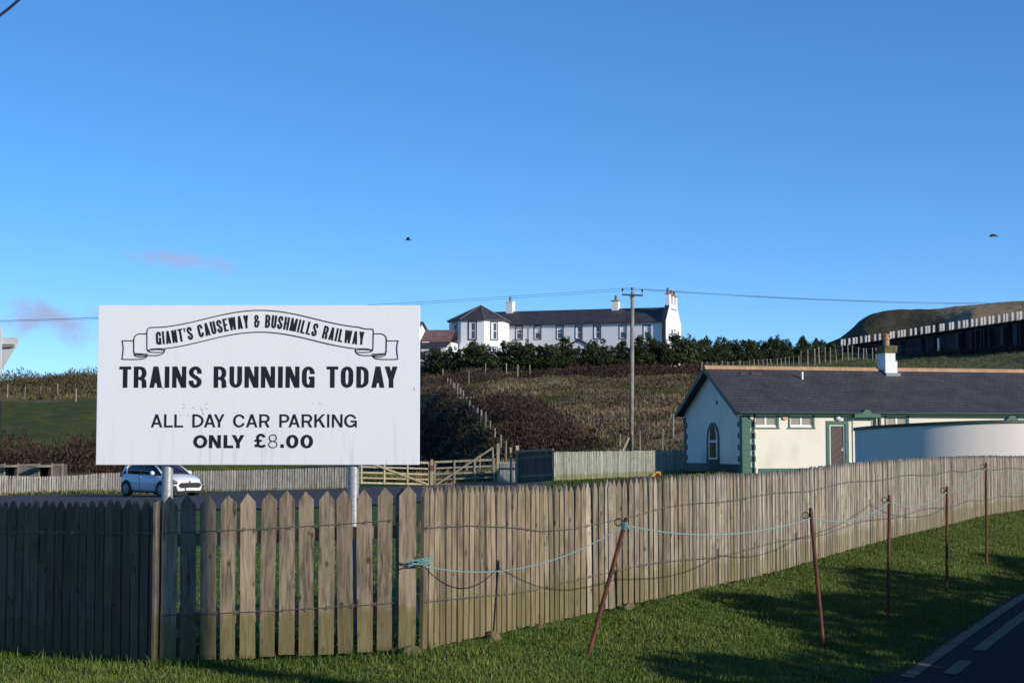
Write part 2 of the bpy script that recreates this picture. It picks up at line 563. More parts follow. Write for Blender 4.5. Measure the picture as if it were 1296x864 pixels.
for q in ((0, 644, 48), (250, 645, 47), (520, 640, 47), (700, 616, 56),
          (0, 629, 72), (155, 629, 71.5), (250, 628, 70), (0, 627, 80), (200, 624, 79), (430, 617.3, 77.3), (545, 615, 80), (628, 611, 80), (655, 611, 72),
          (700, 609, 66), (780, 606, 70), (840, 603, 74), (870, 600, 79), (905, 598, 72), (1100, 594, 74), (1296, 592, 76), (1240, 590, 62),
          # slope behind
          (800, 577, 90), (800, 530, 110), (800, 500, 135), (800, 477, 160), (800, 470, 185), (800, 465, 205), (800, 452, 260),
          (600, 600, 88), (596, 565, 100), (600, 521, 125), (600, 491, 150), (600, 475, 180), (600, 465, 205), (600, 456, 260),
          (700, 585, 92), (700, 545, 108), (700, 508, 132), (700, 478, 165), (700, 468, 190),
          (300, 606, 90), (300, 560, 115), (300, 515, 160), (300, 490, 200), (300, 478, 240),
          (60, 605, 88), (60, 588, 97), (60, 565, 112), (60, 520, 160), (60, 500, 195), (20, 486, 225), (100, 476, 230), (60, 479, 240), (60, 488, 300), (60, 505, 500),
          (-300, 600, 90), (-300, 520, 160), (-300, 490, 230), (-300, 510, 500),
          (900, 590, 84), (900, 545, 100), (900, 500, 130), (900, 476, 158), (900, 462, 195), (900, 455, 260),
          (1000, 500, 120), (1000, 468, 165), (1000, 458, 200), (1000, 446, 250),
          (1100, 490, 120), (1100, 472, 160), (1100, 458, 222), (1100, 450, 300), (1200, 470, 150), (1200, 451, 212), (1296, 500, 110), (1296, 465, 150), (1296, 446, 195), (1296, 440, 260),
          (1600, 460, 130), (1600, 430, 200), (1600, 430, 300),
          (600, 490, 400), (800, 485, 400), (1000, 480, 400), (800, 530, 900), (300, 500, 400), (300, 540, 900), (1300, 500, 600), (1300, 540, 900)):
    cpp(*q)
_P = np.array(_cp)


def _warp(x, y):
    yy = np.maximum(y, 3.0)
    return np.clip(x / (yy + 1.0), -1.1, 1.1) * 7.0, np.log(yy) * 3.2


_wx, _wy = _warp(_P[:, 0], _P[:, 1])
_D = np.hypot(_wx[:, None] - _wx[None], _wy[:, None] - _wy[None])
_n = len(_P)
_A = np.zeros((_n + 3, _n + 3))
_A[:_n, :_n] = _D - 0.004 * np.eye(_n)
_A[:_n, _n] = 1; _A[:_n, _n + 1] = _wx; _A[:_n, _n + 2] = _wy
_A[_n, :_n] = 1; _A[_n + 1, :_n] = _wx; _A[_n + 2, :_n] = _wy
_W = np.linalg.solve(_A, np.concatenate([_P[:, 2], np.zeros(3)]))

B0, B1 = at(655, 600, 92), at(566, 512, 152)          # the lip of the little cutting on the hillside
_bd = np.array([B1.x - B0.x, B1.y - B0.y]); _bl = np.hypot(*_bd); _bd = _bd / _bl


def lip(x, y):
    """distance along, and to the left of, the cutting's lip"""
    dx, dy = np.asarray(x, float) - B0.x, np.asarray(y, float) - B0.y
    return dx * _bd[0] + dy * _bd[1], dy * _bd[0] - dx * _bd[1]


def ground(x, y, bumps=True):
    x, y = np.asarray(x, float), np.asarray(y, float)
    sh = x.shape
    x, y = np.atleast_1d(x).ravel(), np.atleast_1d(y).ravel()
    wx, wy = _warp(x, y)
    z = np.empty(len(x))
    for s in range(0, len(x), 20000):
        e = slice(s, s + 20000)
        z[e] = np.hypot(wx[e, None] - _wx[None], wy[e, None] - _wy[None]) @ _W[:_n] + _W[_n] + _W[_n + 1] * wx[e] + _W[_n + 2] * wy[e]
    t, s = lip(x, y)
    z -= 3.4 * sstep(0, 5.0, s) * sstep(26, 13, s) * sstep(-6, 6, t) * sstep(_bl + 4, _bl - 16, t)
    if bumps:
        k = sstep(86, 100, y)
        z += k * (0.9 * (fbm(x / 7, y / 9, 5) - 0.5) + 0.5 * (fbm(x / 2.2, y / 2.5, 6) - 0.5))
    return z.reshape(sh) if sh else float(z[0])


def gz(x, y): return ground(x, y)


def drop(px, d):
    """the ground point seen in that column of the photograph at depth d"""
    p = at(px, 560, d)
    return Vector((p.x, p.y, gz(p.x, p.y)))


# colours of the ground by place (what grows there)
def ground_col(x, y):
    u = 648 + F * x / np.maximum(y, 1)
    n1, n2, n3 = fbm(x / 5, y / 6, 1), fbm(x / 1.7, y / 2.2, 2), fbm(x / 14, y / 14, 3)
    lawn = np.array([0.052, 0.09, 0.014]); tan = np.array([0.185, 0.138, 0.080]); olive = np.array([0.072, 0.072, 0.030])
    field = np.array([0.060, 0.074, 0.010]); dark = np.array([0.055, 0.042, 0.026]); moor = np.array([0.12, 0.10, 0.045])
    c = np.zeros((len(x), 3)) + lawn
    hill = sstep(83, 92, y)[:, None]
    k = sstep(0.40, 0.62, 0.55 * n1 + 0.45 * n2)[:, None]
    hc = tan * (1 - k) + olive * k
    kd = (sstep(0.60, 0.75, n3) * 0.5)[:, None]
    hc = hc * (1 - kd) + dark * kd
    left = (sstep(480, 380, u) * sstep(100, 108, y) * sstep(188, 176, y + 8 * (n1 - .5)))[:, None]
    hc = hc * (1 - left) + (field * (0.85 + 0.3 * n2[:, None])) * left
    leftup = (sstep(480, 380, u) * sstep(180, 190, y))[:, None]
    hc = hc * (1 - leftup) + (moor * (0.6 + 0.9 * n2[:, None])) * leftup
    right = (sstep(900, 960, u) * sstep(140, 155, y))[:, None]
    rc = np.array([0.095, 0.10, 0.038]) * (0.75 + 0.5 * n1[:, None])
    hc = hc * (1 - right) + rc * right
    return c * (1 - hill) + hc * hill


def fan(ys, us):
    X = np.array([[u * (y + 6) for u in us] for y in ys]); Y = np.array([[y] * len(us) for y in ys])
    return X, Y


def grid_mesh(name, X, Y, Z, col=None):
    ny, nx = X.shape
    v = np.stack([X, Y, Z], -1).reshape(-1, 3).astype(np.float32)
    idx = np.arange(nx * ny).reshape(ny, nx)
    q = np.stack([idx[:-1, :-1], idx[:-1, 1:], idx[1:, 1:], idx[1:, :-1]], -1).reshape(-1, 4).astype(np.int32)
    me = bpy.data.meshes.new(name)
    me.vertices.add(len(v)); me.vertices.foreach_set("co", v.ravel())
    me.loops.add(q.size); me.loops.foreach_set("vertex_index", q.ravel())
    me.polygons.add(len(q)); me.polygons.foreach_set("loop_start", np.arange(0, q.size, 4, dtype=np.int32))
    me.polygons.foreach_set("use_smooth", np.ones(len(q), dtype=bool))
    if col is not None:
        a = me.color_attributes.new("Col", 'FLOAT_COLOR', 'POINT')
        c = np.ones((len(v), 4), dtype=np.float32); c[:, :3] = col
        a.data.foreach_set("color", c.ravel())
    me.update(); me.validate()
    return me


ys = np.concatenate([np.linspace(2, 40, 70), np.linspace(40.6, 86, 70), np.linspace(86.6, 270, 300), np.geomspace(272, 1500, 40)])
us = np.concatenate([np.linspace(-1.15, -0.42, 40), np.linspace(-0.415, 0.42, 320), np.linspace(0.425, 1.15, 40)])
X, Y = fan(ys, us)
Z = ground(X, Y)
M_ground = col_mat("ground_growth", var=0.3, scale=1.3, bump=0.5)
terr = tag(link("ground", grid_mesh("ground", X, Y, Z, ground_col(X.ravel(), Y.ravel())), M_ground), kind="structure")
# the sheet goes on behind the camera and out to the horizon
sk = MB()
sk.poly([(-1500, -1500, -0.6), (1500, -1500, -0.6), (1500, 2.5, -0.6), (-1500, 2.5, -0.6)])
sk.poly([(-6000, 1490, -4), (6000, 1490, -4), (6000, 7000, -4), (-6000, 7000, -4)])
M_lawn = mat("far_grass", (0.055, 0.085, 0.02), (0.09, 0.09, 0.035), scale=0.05, rough=0.95)
tag(link("terrain", sk.mesh("terrain"), M_lawn), kind="structure")

# ------------------------------------------------------------------ road, in the shade of the hedge across it
EDGE = [(-5.4, -6.0), (-2.4, 0.2), (0.05, 5.6), (2.57, 11.2), (4.3, 15.0), (6.25, 19.1), (9.4, 25.4), (12.9, 31.8), (19.0, 42.0), (32.0, 60.0)]


def offset_line(pts, o):
    out = []
    for i, p in enumerate(pts):
        a, b = pts[max(i - 1, 0)], pts[min(i + 1, len(pts) - 1)]
        d = Vector((b[0] - a[0], b[1] - a[1])).normalized()
        out.append((p[0] + d.y * o, p[1] - d.x * o))
    return out


def dense(pts, step):
    """smooth polyline through pts (Catmull-Rom)"""
    out = []
    P_ = [Vector(p) for p in pts]
    for i in range(len(P_) - 1):
        a, b, c, d = P_[max(i - 1, 0)], P_[i], P_[i + 1], P_[min(i + 2, len(P_) - 1)]
        m = max(1, int((c - b).length / step))
        for k in range(m):
            t = k / m
            out.append(0.5 * ((2 * b) + (c - a) * t + (2 * a - 5 * b + 4 * c - d) * t * t + (3 * b - a - 3 * c + d) * t ** 3))
    out.append(P_[-1])
    return out


def strip(name, line, o0, o1, lift, m, n=2, wob=0.0):
    A_ = [offset_line(line, o0 + (o1 - o0) * k / (n - 1)) for k in range(n)]
    X = np.array([[A_[k][i][0] for k in range(n)] for i in range(len(line))])
    Y = np.array([[A_[k][i][1] for k in range(n)] for i in range(len(line))])
    if wob:
        for k in (0,):
            X[:, k] += [wob * (vnoise(i * 0.7, 3.3) - .5) for i in range(len(line))]
    Z = ground(X, Y) + lift
    return link(name, grid_mesh(name, X, Y, Z), m)


edge = [tuple(p) for p in dense(EDGE, 0.35)]
M_asph = mat("asphalt", (0.016, 0.016, 0.016), (0.030, 0.030, 0.029), rough=0.95, spec=0.15, scale=60, bump=0.25, detail=6)
tag(strip("road", edge, -0.03, 6.2, 0.012, M_asph, 14, 0.14), kind="structure")
m, n, l, p = new_mat("worn_yellow_paint")
p.inputs["Roughness"].default_value = 0.8
tc = n.new("ShaderNodeTexCoord"); no = n.new("ShaderNodeTexNoise"); no.inputs["Scale"].default_value = 9; no.inputs["Detail"].default_value = 8
l.new(tc.outputs["Object"], no.inputs["Vector"])
mr = n.new("ShaderNodeMapRange"); mr.inputs["From Min"].default_value = 0.42; mr.inputs["From Max"].default_value = 0.60
l.new(no.outputs["Fac"], mr.inputs["Value"])
mx = n.new("ShaderNodeMix"); mx.data_type = 'RGBA'
mx.inputs[6].default_value = (0.135, 0.10, 0.035, 1); mx.inputs[7].default_value = (0.07, 0.058, 0.034, 1)
l.new(mr.outputs[0], mx.inputs[0]); l.new(mx.outputs[2], p.inputs["Base Color"])
M_yell = m
k_ = [i for i, q in enumerate(edge) if -2 < q[1] < 60]
near = edge[k_[0]:k_[-1]]
for o0, spans in ((0.06, ((0, 11.35), (11.45, 60))), (0.30, ((0, 11.55), (11.62, 13.0), (13.12, 60)))):
    for y0, y1 in spans:
        seg = [q for q in near if y0 <= q[1] <= y1]
        if len(seg) > 2:
            tag(strip("yellow_line", seg, o0, o0 + 0.10, 0.017, M_yell, 2, 0.015), kind="structure")

# car park behind the fence
M_park = mat("car_park_asphalt", (0.026, 0.026, 0.027), (0.046, 0.046, 0.046), rough=0.9, scale=8, bump=0.1, detail=8)
ny, nx = 40, 90
Yp = np.zeros((ny, nx)); Xp = np.zeros((ny, nx))
for j in range(nx):
    u = -700 + j / (nx - 1) * 1420
    y1 = np.interp(u, (-700, 0, 430, 560, 640, 720), (78, 77.5, 75.5, 80.5, 76, 64))
    y0 = np.interp(u, (-700, 0, 300, 520, 640, 720), (46, 46, 47, 49, 55, 60))
    for i in range(ny):
        y = y0 + (y1 - y0) * i / (ny - 1)
        Yp[i, j] = y; Xp[i, j] = (u - 648) / F * y
tag(link("car_park", grid_mesh("car_park", Xp, Yp, ground(Xp, Yp, False) + 0.035), M_park), kind="structure")

# ------------------------------------------------------------------ picket fences
def picket_mesh(name, w, h, t, tip, lean=0.0, seed=0):
    r = random.Random(seed)
    a, b = -w / 2, w / 2
    e = lambda s: r.uniform(-s, s)
    return MB().prism([(a + e(.003), 0), (b + e(.003), 0), (b + e(.004), (h - tip) * .5), (b + lean, h - tip + e(.006)), (lean + e(w * .08), h + e(.006)), (a + lean, h - tip + e(.006)), (a + e(.004), (h - tip) * .5)], 0, t).mesh(name)


def along(pts, step, start=0.0, jitter=0.0):
    """points at equal steps along a polyline, with the heading there"""
    out = []
    P_ = [Vector(p) for p in pts]
    pos, acc, i = start, 0.0, 0
    lens = [(Vector((P_[k + 1].x - P_[k].x, P_[k + 1].y - P_[k].y))).length for k in range(len(P_) - 1)]
    tot = sum(lens)
    while pos < tot and i < len(lens):
        while i < len(lens) and pos > acc + lens[i]:
            acc += lens[i]; i += 1
        if i >= len(lens): break
        q = P_[i].lerp(P_[i + 1], (pos - acc) / lens[i])
        d = P_[i + 1] - P_[i]
        out.append((q, math.atan2(d.y, d.x)))
        pos += step * (1 + random.uniform(-jitter, jitter))
    return out


def pickets(parent, spots, meshes, m, tilt=0.8, zj=0.008, name="picket"):
    base = parent.location
    ca, sa = math.cos(-parent.rotation_euler.z), math.sin(-parent.rotation_euler.z)
    for q, a in spots:
        me = random.choice(meshes)
        d = q - base
        o = link(name, me, m, parent, (d.x * ca - d.y * sa, d.x * sa + d.y * ca, d.z + random.uniform(-zj, zj)),
                 (0, R(random.gauss(0, tilt)), a - parent.rotation_euler.z + R(random.gauss(0, 1.0))))


def barbed(parent, pts, m, r=0.0028, barbs=0.16):
    mb = MB()
    base = parent.location
    P_ = [Vector(p) - base for p in pts]
    mb.tube(P_, r, 4)
    for q, a in along(P_, barbs, 0.05, 0.1):
        for s in (1, -1):
            mb.tube([q + Vector((-.012 * s, -.008, -.012)), q + Vector((.012 * s, .008, .014))], r * .9, 3, False)
    return part("barbed_wire", mb, m, parent)


# the open section facing the camera
gdir = (GATE_R - GATE_L); gl = Vector((gdir.x, gdir.y)).length; ga = math.atan2(gdir.y, gdir.x)
fg = thing("picket_fence", "short open section of broad brown pickets with gaps, below the sign", "fence", GATE_L, 0, "picket fences of the railway verge")
gm = [picket_mesh("picket_board", 0.102, 1.10, 0.022, 0.062, random.uniform(-.004, .004), 20 + i) for i in range(7)]
spots = []
for i in range(13):
    t = (0.058 + i * 0.1312) / gl
    spots.append((GATE_L.lerp(GATE_R, t) + Vector((0, 0, random.uniform(-.004, .004))), ga))
pickets(fg, spots, gm, M_gate, 0.45, 0.006)
gn = Vector((-math.sin(ga), math.cos(ga), 0))      # away from the camera
for z in (0.27, 0.80):
    part("rail", MB().bar(Vector((0.0, 0, z)) + gn * 0.042, gdir + Vector((0, 0, z)) + gn * 0.042, 0.085, 0.035), M_rail, fg)
wz = lambda p, z: p + Vector((0, 0, z)) - gn * 0.006
barbed(fg, [wz(GATE_L.lerp(GATE_R, t), 0.855 + 0.03 * t - 0.012 * math.sin(t * 3.1)) for t in np.linspace(0, 1, 9)], M_wire)
barbed(fg, [wz(GATE_L.lerp(GATE_R, t), 0.305 + 0.02 * t - 0.01 * math.sin(t * 3.1)) for t in np.linspace(0, 1, 9)], M_wire)
for t in (0.0, 1.0):
    q = gdir * t + gn * 0.09 + Vector((0.03 - 0.06 * t, 0, 0))
    part("post", MB().box(q.x - .045, q.x + .045, q.y - .045, q.y + .045, -0.25, 1.02), M_rail, fg)

# the close-boarded left section, turned away from the sun
fl = thing("picket_fence", "close-set dark picket fence in its own shade, left of the open section", "fence", LEFT_R, 0, "picket fences of the railway verge")
lm = [picket_mesh("slim_picket", 0.080, 1.08, 0.024, 0.06, random.uniform(-.004, .004), 40 + i) for i in range(6)]
lend = LEFT_R + LEFT_DIR * 7.0 + Vector((0, 0, -0.20))
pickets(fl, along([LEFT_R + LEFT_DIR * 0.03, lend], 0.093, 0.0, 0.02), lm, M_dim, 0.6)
for o in [c for c in fl.children]:
    o.rotation_euler.z += math.pi          # boards face the road, thickness behind
ln = Vector((math.sin(R(37)), math.cos(R(37)), 0))
for z in (0.27, 0.80):
    part("rail", MB().bar(Vector((0, 0, z)) + ln * 0.042, lend - LEFT_R + Vector((0, 0, z)) + ln * 0.042, 0.085, 0.035), M_rail, fl)
for t in np.arange(0.25, 7, 1.8):
    q = LEFT_DIR * t + ln * 0.10
    part("post", MB().box(q.x - .045, q.x + .045, q.y - .045, q.y + .045, -0.3, 1.0), M_rail, fl)
barbed(fl, [LEFT_R.lerp(lend, t) + Vector((0, 0, 0.86)) - ln * 0.028 for t in np.linspace(0, 1, 9)], M_wire)
ep = picket_mesh("end_board", 0.10, 1.09, 0.02, 0.02, 0, 3)
link("end_board", ep, M_gate, fl, (0.02, -0.01, 0), (0, 0, R(72)))

# the long run to the right
fr = thing("picket_fence", "long pale close-set picket fence curving away beside the road", "fence", RUN[0], 0, "picket fences of the railway verge")
rm = [picket_mesh("slim_picket", 0.073, 1.10, 0.027, 0.070, random.uniform(-.006, .006), 60 + i) for i in range(14)]
run = [Vector(p) for p in dense([tuple(p) for p in RUN], 0.6)]
sp = along(run, 0.0955, 0.02, 0.08)
print("run pickets", len(sp))
pickets(fr, sp[:299], rm, M_pick, 0.75, 0.007)
for i, o in enumerate([c for c in fr.children if c.name.startswith("picket")]):      # the near end is browner, the far end bleached
    if random.random() < max(0.06, 1.25 - i / 75.0):
        o.material_slots[0].link = 'OBJECT'; o.material_slots[0].material = M_brown_pick
sp_rest = sp[299:]
if sp_rest:
    mb = MB()
    for q, a in sp_rest:
        d = q - RUN[0]; c_, s_ = math.cos(a) * .04, math.sin(a) * .04
        mb.bar(d, d + Vector((0, 0, 1.1)), 0.083, 0.024, (c_, s_, 0))
    tag(part("pickets", mb, M_pick, fr), kind="stuff")
fp = picket_mesh("end_board", 0.115, 1.10, 0.024, 0.06, 0.0, 5)
link("end_board", fp, M_gate, fr, Vector((-0.112, 0.015, 0.0)), (0, 0, R(3)))


def side(pts, i):
    a, b = pts[max(i - 1, 0)], pts[min(i + 1, len(pts) - 1)]
    d = Vector((b.x - a.x, b.y - a.y, 0)).normalized()
    return Vector((-d.y, d.x, 0))


for z in (0.28, 0.82):
    mb = MB()
    for i in range(len(run) - 1):
        mb.bar(run[i] - RUN[0] + side(run, i) * 0.045 + Vector((0, 0, z)), run[i + 1] - RUN[0] + side(run, i + 1) * 0.045 + Vector((0, 0, z)), 0.085, 0.035)
    part("rail", mb, M_rail, fr)
for q, a in along(run, 1.85, 0.62):
    d = q - RUN[0] + Vector((-math.sin(a), math.cos(a), 0)) * 0.11
    part("post", MB().box(-.05, .05, -.05, .05, -0.3, 1.0), M_rail, fr, loc=d, rot=(0, 0, a))
    d = q - RUN[0] - Vector((-math.sin(a), math.cos(a), 0)) * 0.0
# now and then a broad darker board covers a joint
for q, a in along(run, 4.1, 3.3, 0.35):
    d = q - RUN[0] - Vector((-math.sin(a), math.cos(a), 0)) * 0.012
    link("cover_board", rm[0], M_rail, fr, d, (0, 0, a))
barbed(fr, [q + Vector((0, 0, 0.845 + 0.02 * math.sin(i * 1.3) - 0.10 * math.exp(-((i - 3.5) / 3.0) ** 2))) - side(run, i) * 0.012 for i, q in enumerate(run)], M_wire)
barbed(fr, [q + Vector((0, 0, 0.30 + 0.025 * math.sin(i * 1.1 + 2))) - side(run, i) * 0.012 for i, q in enumerate(run)], M_wire)

# stones and a clump of dead stems at the foot of the fence
M_stone = mat("mossy_stone", (0.16, 0.13, 0.06), (0.09, 0.09, 0.035), rough=0.95, scale=9, bump=0.6)


def stone(p, s, label):
    bm = bmesh.new()
    bmesh.ops.create_icosphere(bm, subdivisions=2, radius=1)
    r = random.Random(int(abs(p.x) * 999))
    for v in bm.verts:
        k = 0.8 + 0.35 * float(vnoise(v.co.x * 2 + p.x, v.co.y * 2 + v.co.z * 1.7))
        v.co = Vector((v.co.x * s[0] * k, v.co.y * s[1] * k, max(v.co.z, -0.4) * s[2] * k))
    me = bpy.data.meshes.new("stone"); bm.to_mesh(me); bm.free()
    o = link("stone", me, M_stone, None, p, (0, 0, r.uniform(0, 3)))
    tag(o, label, "stone", "mossy stones at the fence foot")


for px, py, d, s, lab in ((522, 828, 10.75, (.09, .07, .06), "flat mossy stone below the joint between open and close fence sections"),
                          (622, 806, 11.75, (.09, .07, .07), "mossy stone at the fence foot under the thin slanting shadow"),
                          (688, 794, 12.6, (.09, .05, .035), "small pale stone half in the grass left of the leaning rod"),
                          (795, 770, 13.9, (.11, .06, .05), "stone in a bare patch at the fence foot right of the leaning rod")):
    p = at(px, py, d)
    stone(Vector((p.x, p.y, gz(p.x, p.y) + 0.01)), s, lab)

# ------------------------------------------------------------------ rusty rods and the rope between them
RODS = [  # foot px, py, d ; top px, py ; knot py
    ((742, 820, 11.30), (793, 655), 664, "rusty red rod leaning well to the right, nearest the open pickets"),
    ((1042.7, 821, 12.75), (1025.7, 642.5), 655, "rusty rod leaning slightly left, second from the open pickets"),
    ((1123.6, 777, 14.85), (1125.5, 626), 635, "upright rusty rod in the middle of the five"),
    ((1198, 745.5, 17.3), (1198.6, 615), 622.5, "rusty rod standing close to the yellow line, second from the right"),
    ((1248.6, 712, 20.4), (1248, 585.5), 592, "tallest rusty rod, rightmost of the five in the grass")]
KNOTS = []
for (fx, fy, d), (tx, ty), ky, lab in RODS:
    b, t = at(fx, fy, d), at(tx, ty, d)
    b.z = gz(b.x, b.y) - 0.03
    rod = thing("rope_stake", lab, "stake", b, 0, "rusty rods holding the rope")
    v = t - b
    part("rod", MB().tube([v * k for k in (0, .3, .6, 1)], [0.0165, 0.0165, 0.016, 0.0155], 8), M_rust, rod)
    kz = at(tx, ky, d).z
    k = b + v * ((kz - b.z) / v.z)
    KNOTS.append(k)
    c = k - b + Vector((-0.045, 0, 0.02))
    part("ring", MB().tube([c + Vector((math.cos(a) * .026, 0.0, math.sin(a) * .026)) for a in np.linspace(0, 2 * math.pi, 13)], 0.0045, 5, False), M_iron, rod)
    part("ring_shank", MB().tube([c + Vector((.026, 0, 0)), k - b + Vector((.01, 0, 0.015))], 0.0045, 5), M_iron, rod)
start = at(521, 712, 10.755)
endk = at(1330, 602, 24.5)
pts = [start] + KNOTS + [endk]
rope = thing("rope", "thin turquoise rope sagging from rod to rod in front of the fence", "rope", start)
for i, sag in enumerate((0.17, 0.10, 0.09, 0.09, 0.07, 0.16)):
    a, b = pts[i], pts[i + 1]
    mb = MB()
    mb.tube([a.lerp(b, t) - Vector((0, 0, sag * 4 * t * (1 - t))) - start for t in np.linspace(0, 1, 17)], 0.0042, 5)
    part("strand", mb, M_rope, rope)
# the tangle wound round the fence end and the knot on the first rod
mb = MB()
for j in range(6):
    r_ = random.Random(j)
    z0 = r_.uniform(-.03, .03)
    mb.tube([Vector((-.02 + .16 * t, -.012 + .02 * t - .006 * math.sin(t * 3), z0 * (1 - t) + r_.uniform(-.03, .03) * t + .02 * t)) for t in np.linspace(0, 1, 5)], 0.0042, 5)
part("tangle", mb, M_rope, rope)
for i, k in enumerate(KNOTS[:1]):
    mb = MB()
    for j in range(4):
        mb.tube([k - start + Vector((math.cos(a) * .021, math.sin(a) * .021, -.02 + j * .014 + .008 * math.sin(a))) for a in np.linspace(0, 6.283, 9)], 0.005, 5, False)
    mb.tube([k - start + Vector((.02, -.02, -.01)), k - start + Vector((.045, -.02, -.05))], 0.005, 5)
    part("knot", mb, M_rope, rope)

# ------------------------------------------------------------------ hedge and telegraph pole across the road (outside the picture, they throw the shade on the road)
HL = offset_line(edge, 6.9)
hp = [Vector((x, y)) for x, y in HL]
hv, hc = [], []
acc = 0
_hl = np.array(HL); _hs = np.concatenate([[0], np.cumsum(np.hypot(*np.diff(_hl, axis=0).T))])
_bush = [(_hs[np.argmin(np.hypot(_hl[:, 0] - bx_, _hl[:, 1] - by_))], a_, w_) for bx_, by_, a_, w_ in ((11.7, 12.9, .55, 1.5), (10.4, 9.7, .6, 1.3), (13.5, 16.1, .4, .9), (16.5, 20.5, .4, .9), (8.6, 6.6, .4, .6))]
HEDGE_H = lambda s: 2.45 + 0.5 * (fbm(s / 1.9, 0.4, 9) - 0.5) + 0.35 * (vnoise(s / 0.6, 1.4, 3) - .5) + sum(a_ * np.exp(-((s - s0) / w_) ** 2) for s0, a_, w_ in _bush)
def leaf_cloud(P, size, aspect=0.5, up=0.0):
    """a small triangle-pair leaf at each point: returns quads (n*4, 3)"""
    n = len(P)
    a = rng.normal(size=(n, 3)); a[:, 2] += up * np.sign(rng.random(n) + .2)
    a /= np.linalg.norm(a, axis=1)[:, None]
    b = rng.normal(size=(n, 3)); b -= (b * a).sum(1)[:, None] * a
    b /= np.linalg.norm(b, axis=1)[:, None]
    s = (size * (0.6 + 0.8 * rng.random(n)))[:, None]
    a = a * s; b = b * s * aspect
    return np.stack([P - a, P + b * .9, P + a, P - b * .9], 1).reshape(-1, 3)


edge_a = np.array(HL)
seg = np.hypot(*np.diff(edge_a, axis=0).T); cum = np.concatenate([[0], np.cumsum(seg)])
nleaf = 52000
s = rng.uniform(0, cum[-1], nleaf)
hx, hy = np.interp(s, cum, edge_a[:, 0]), np.interp(s, cum, edge_a[:, 1])
hh = HEDGE_H(s)
zz = hh * rng.random(nleaf) ** 0.75
wid = 0.75 * np.sqrt(np.maximum(1 - (zz / (hh + .05)) ** 3, 0.03))
hx = hx + rng.uniform(-1, 1, nleaf) * wid; hy = hy + rng.uniform(-.4, .4, nleaf) * wid
P = np.stack([hx, hy, zz + ground(hx, hy, False)], 1)
M_hedge = leaf_mat("hedge_leaves", (0.030, 0.045, 0.014), (0.075, 0.085, 0.025))
hed = thing("hedge", "clipped green hedge along the far side of the road", "hedge", (float(edge_a[0, 0]), float(edge_a[0, 1]), -0.2))
link("foliage", np_mesh("foliage", leaf_cloud(P, 0.12, 0.6) - np.array(hed.location), 4), M_hedge, hed)
mb = MB()
core = [Vector((x, y, 0)) for x, y in HL[::8]]
for i in range(len(core) - 1):
    a, b = core[i], core[i + 1]
    h = float(HEDGE_H(cum[i * 8])) * 0.78
    mb.bar(a + Vector((0, 0, gz(a.x, a.y) + h / 2 - .1)) - hed.location, b + Vector((0, 0, gz(a.x, a.y) + h / 2 - .1)) - hed.location, h, 0.5)
part("opaque_twig_core", mb, mat("hedge_twigs", (0.05, 0.038, 0.022)), hed)  # solid twig core, added so no light leaks through the hedge

q = Vector((7.75, 3.95)); q = Vector((-2.245, 10.72)) + Vector((sx, sy)) * 12.2
pz = gz(q.x, q.y)
tp = thing("telegraph_pole", "round wooden telegraph pole by the hedge across the road", "pole", (q.x, q.y, pz - .2))
part("pole", MB().tube([(0, 0, 0), (0, 0, 7.5)], [0.15, 0.12], 12), M_post, tp)
part("step_iron", MB().bar((-.25, 0, 5.6), (.25, 0, 5.6), .02, .02), M_iron, tp)

# ------------------------------------------------------------------ the sign
SD = 12.0
SK = SD / F
SB = at(326, 588, SD)                       # bottom middle of the board
sgz = gz(SB.x, SB.y)
sign = thing("railway_sign", "big white board with black lettering for trains and car parking on two grey posts", "sign", (SB.x, SB.y, sgz))
bz = SB.z - sgz
W2, BH = 204.3 * SK, 202.0 * SK
m, n, l, p = new_mat("white_board")
p.inputs["Roughness"].default_value = 0.45
tc = n.new("ShaderNodeTexCoord")
mp = n.new("ShaderNodeMapping"); mp.inputs["Scale"].default_value = (9, 9, 0.8); l.new(tc.outputs["Object"], mp.inputs["Vector"])
no = n.new("ShaderNodeTexNoise"); no.inputs["Scale"].default_value = 2.2; no.inputs["Detail"].default_value = 8; l.new(mp.outputs[0], no.inputs["Vector"])
mr = n.new("ShaderNodeMapRange"); mr.inputs["From Min"].default_value = 0.55; mr.inputs["From Max"].default_value = 0.72
mr.inputs["To Max"].default_value = 0.75
l.new(no.outputs["Fac"], mr.inputs["Value"])
sp_ = n.new("ShaderNodeSeparateXYZ"); l.new(tc.outputs["Object"], sp_.inputs[0])
m2 = n.new("ShaderNodeMapRange"); m2.inputs["From Min"].default_value = bz + 0.42; m2.inputs["From Max"].default_value = bz
m2.inputs["To Min"].default_value = 0.12; l.new(sp_.outputs["Z"], m2.inputs["Value"])
mm = n.new("ShaderNodeMath"); mm.operation = 'MULTIPLY'; l.new(mr.outputs[0], mm.inputs[0]); l.new(m2.outputs[0], mm.inputs[1])
mx = n.new("ShaderNodeMix"); mx.data_type = 'RGBA'
mx.inputs[6].default_value = (0.84, 0.84, 0.86, 1); mx.inputs[7].default_value = (0.58, 0.57, 0.50, 1)
l.new(mm.outputs[0], mx.inputs[0]); l.new(mx.outputs[2], p.inputs["Base Color"])
M_board = m
part("board", MB().box(-W2, W2, 0, 0.018, bz, bz + BH), M_board, sign, bevel=0.003)
for px, rad in ((210, 0.043), (445.5, 0.043)):
    x = (px - 326) * SK
    part("post", MB().tube([(x, 0.068, -0.4), (x, 0.068, bz + BH - 0.06)], rad, 16), M_galv, sign, smooth=False)
    for z in (bz + 0.22, bz + BH - 0.25):
        part("bracket", MB().box(x - .07, x + .07, 0.019, 0.024, z - .025, z + .025), M_galv, sign)


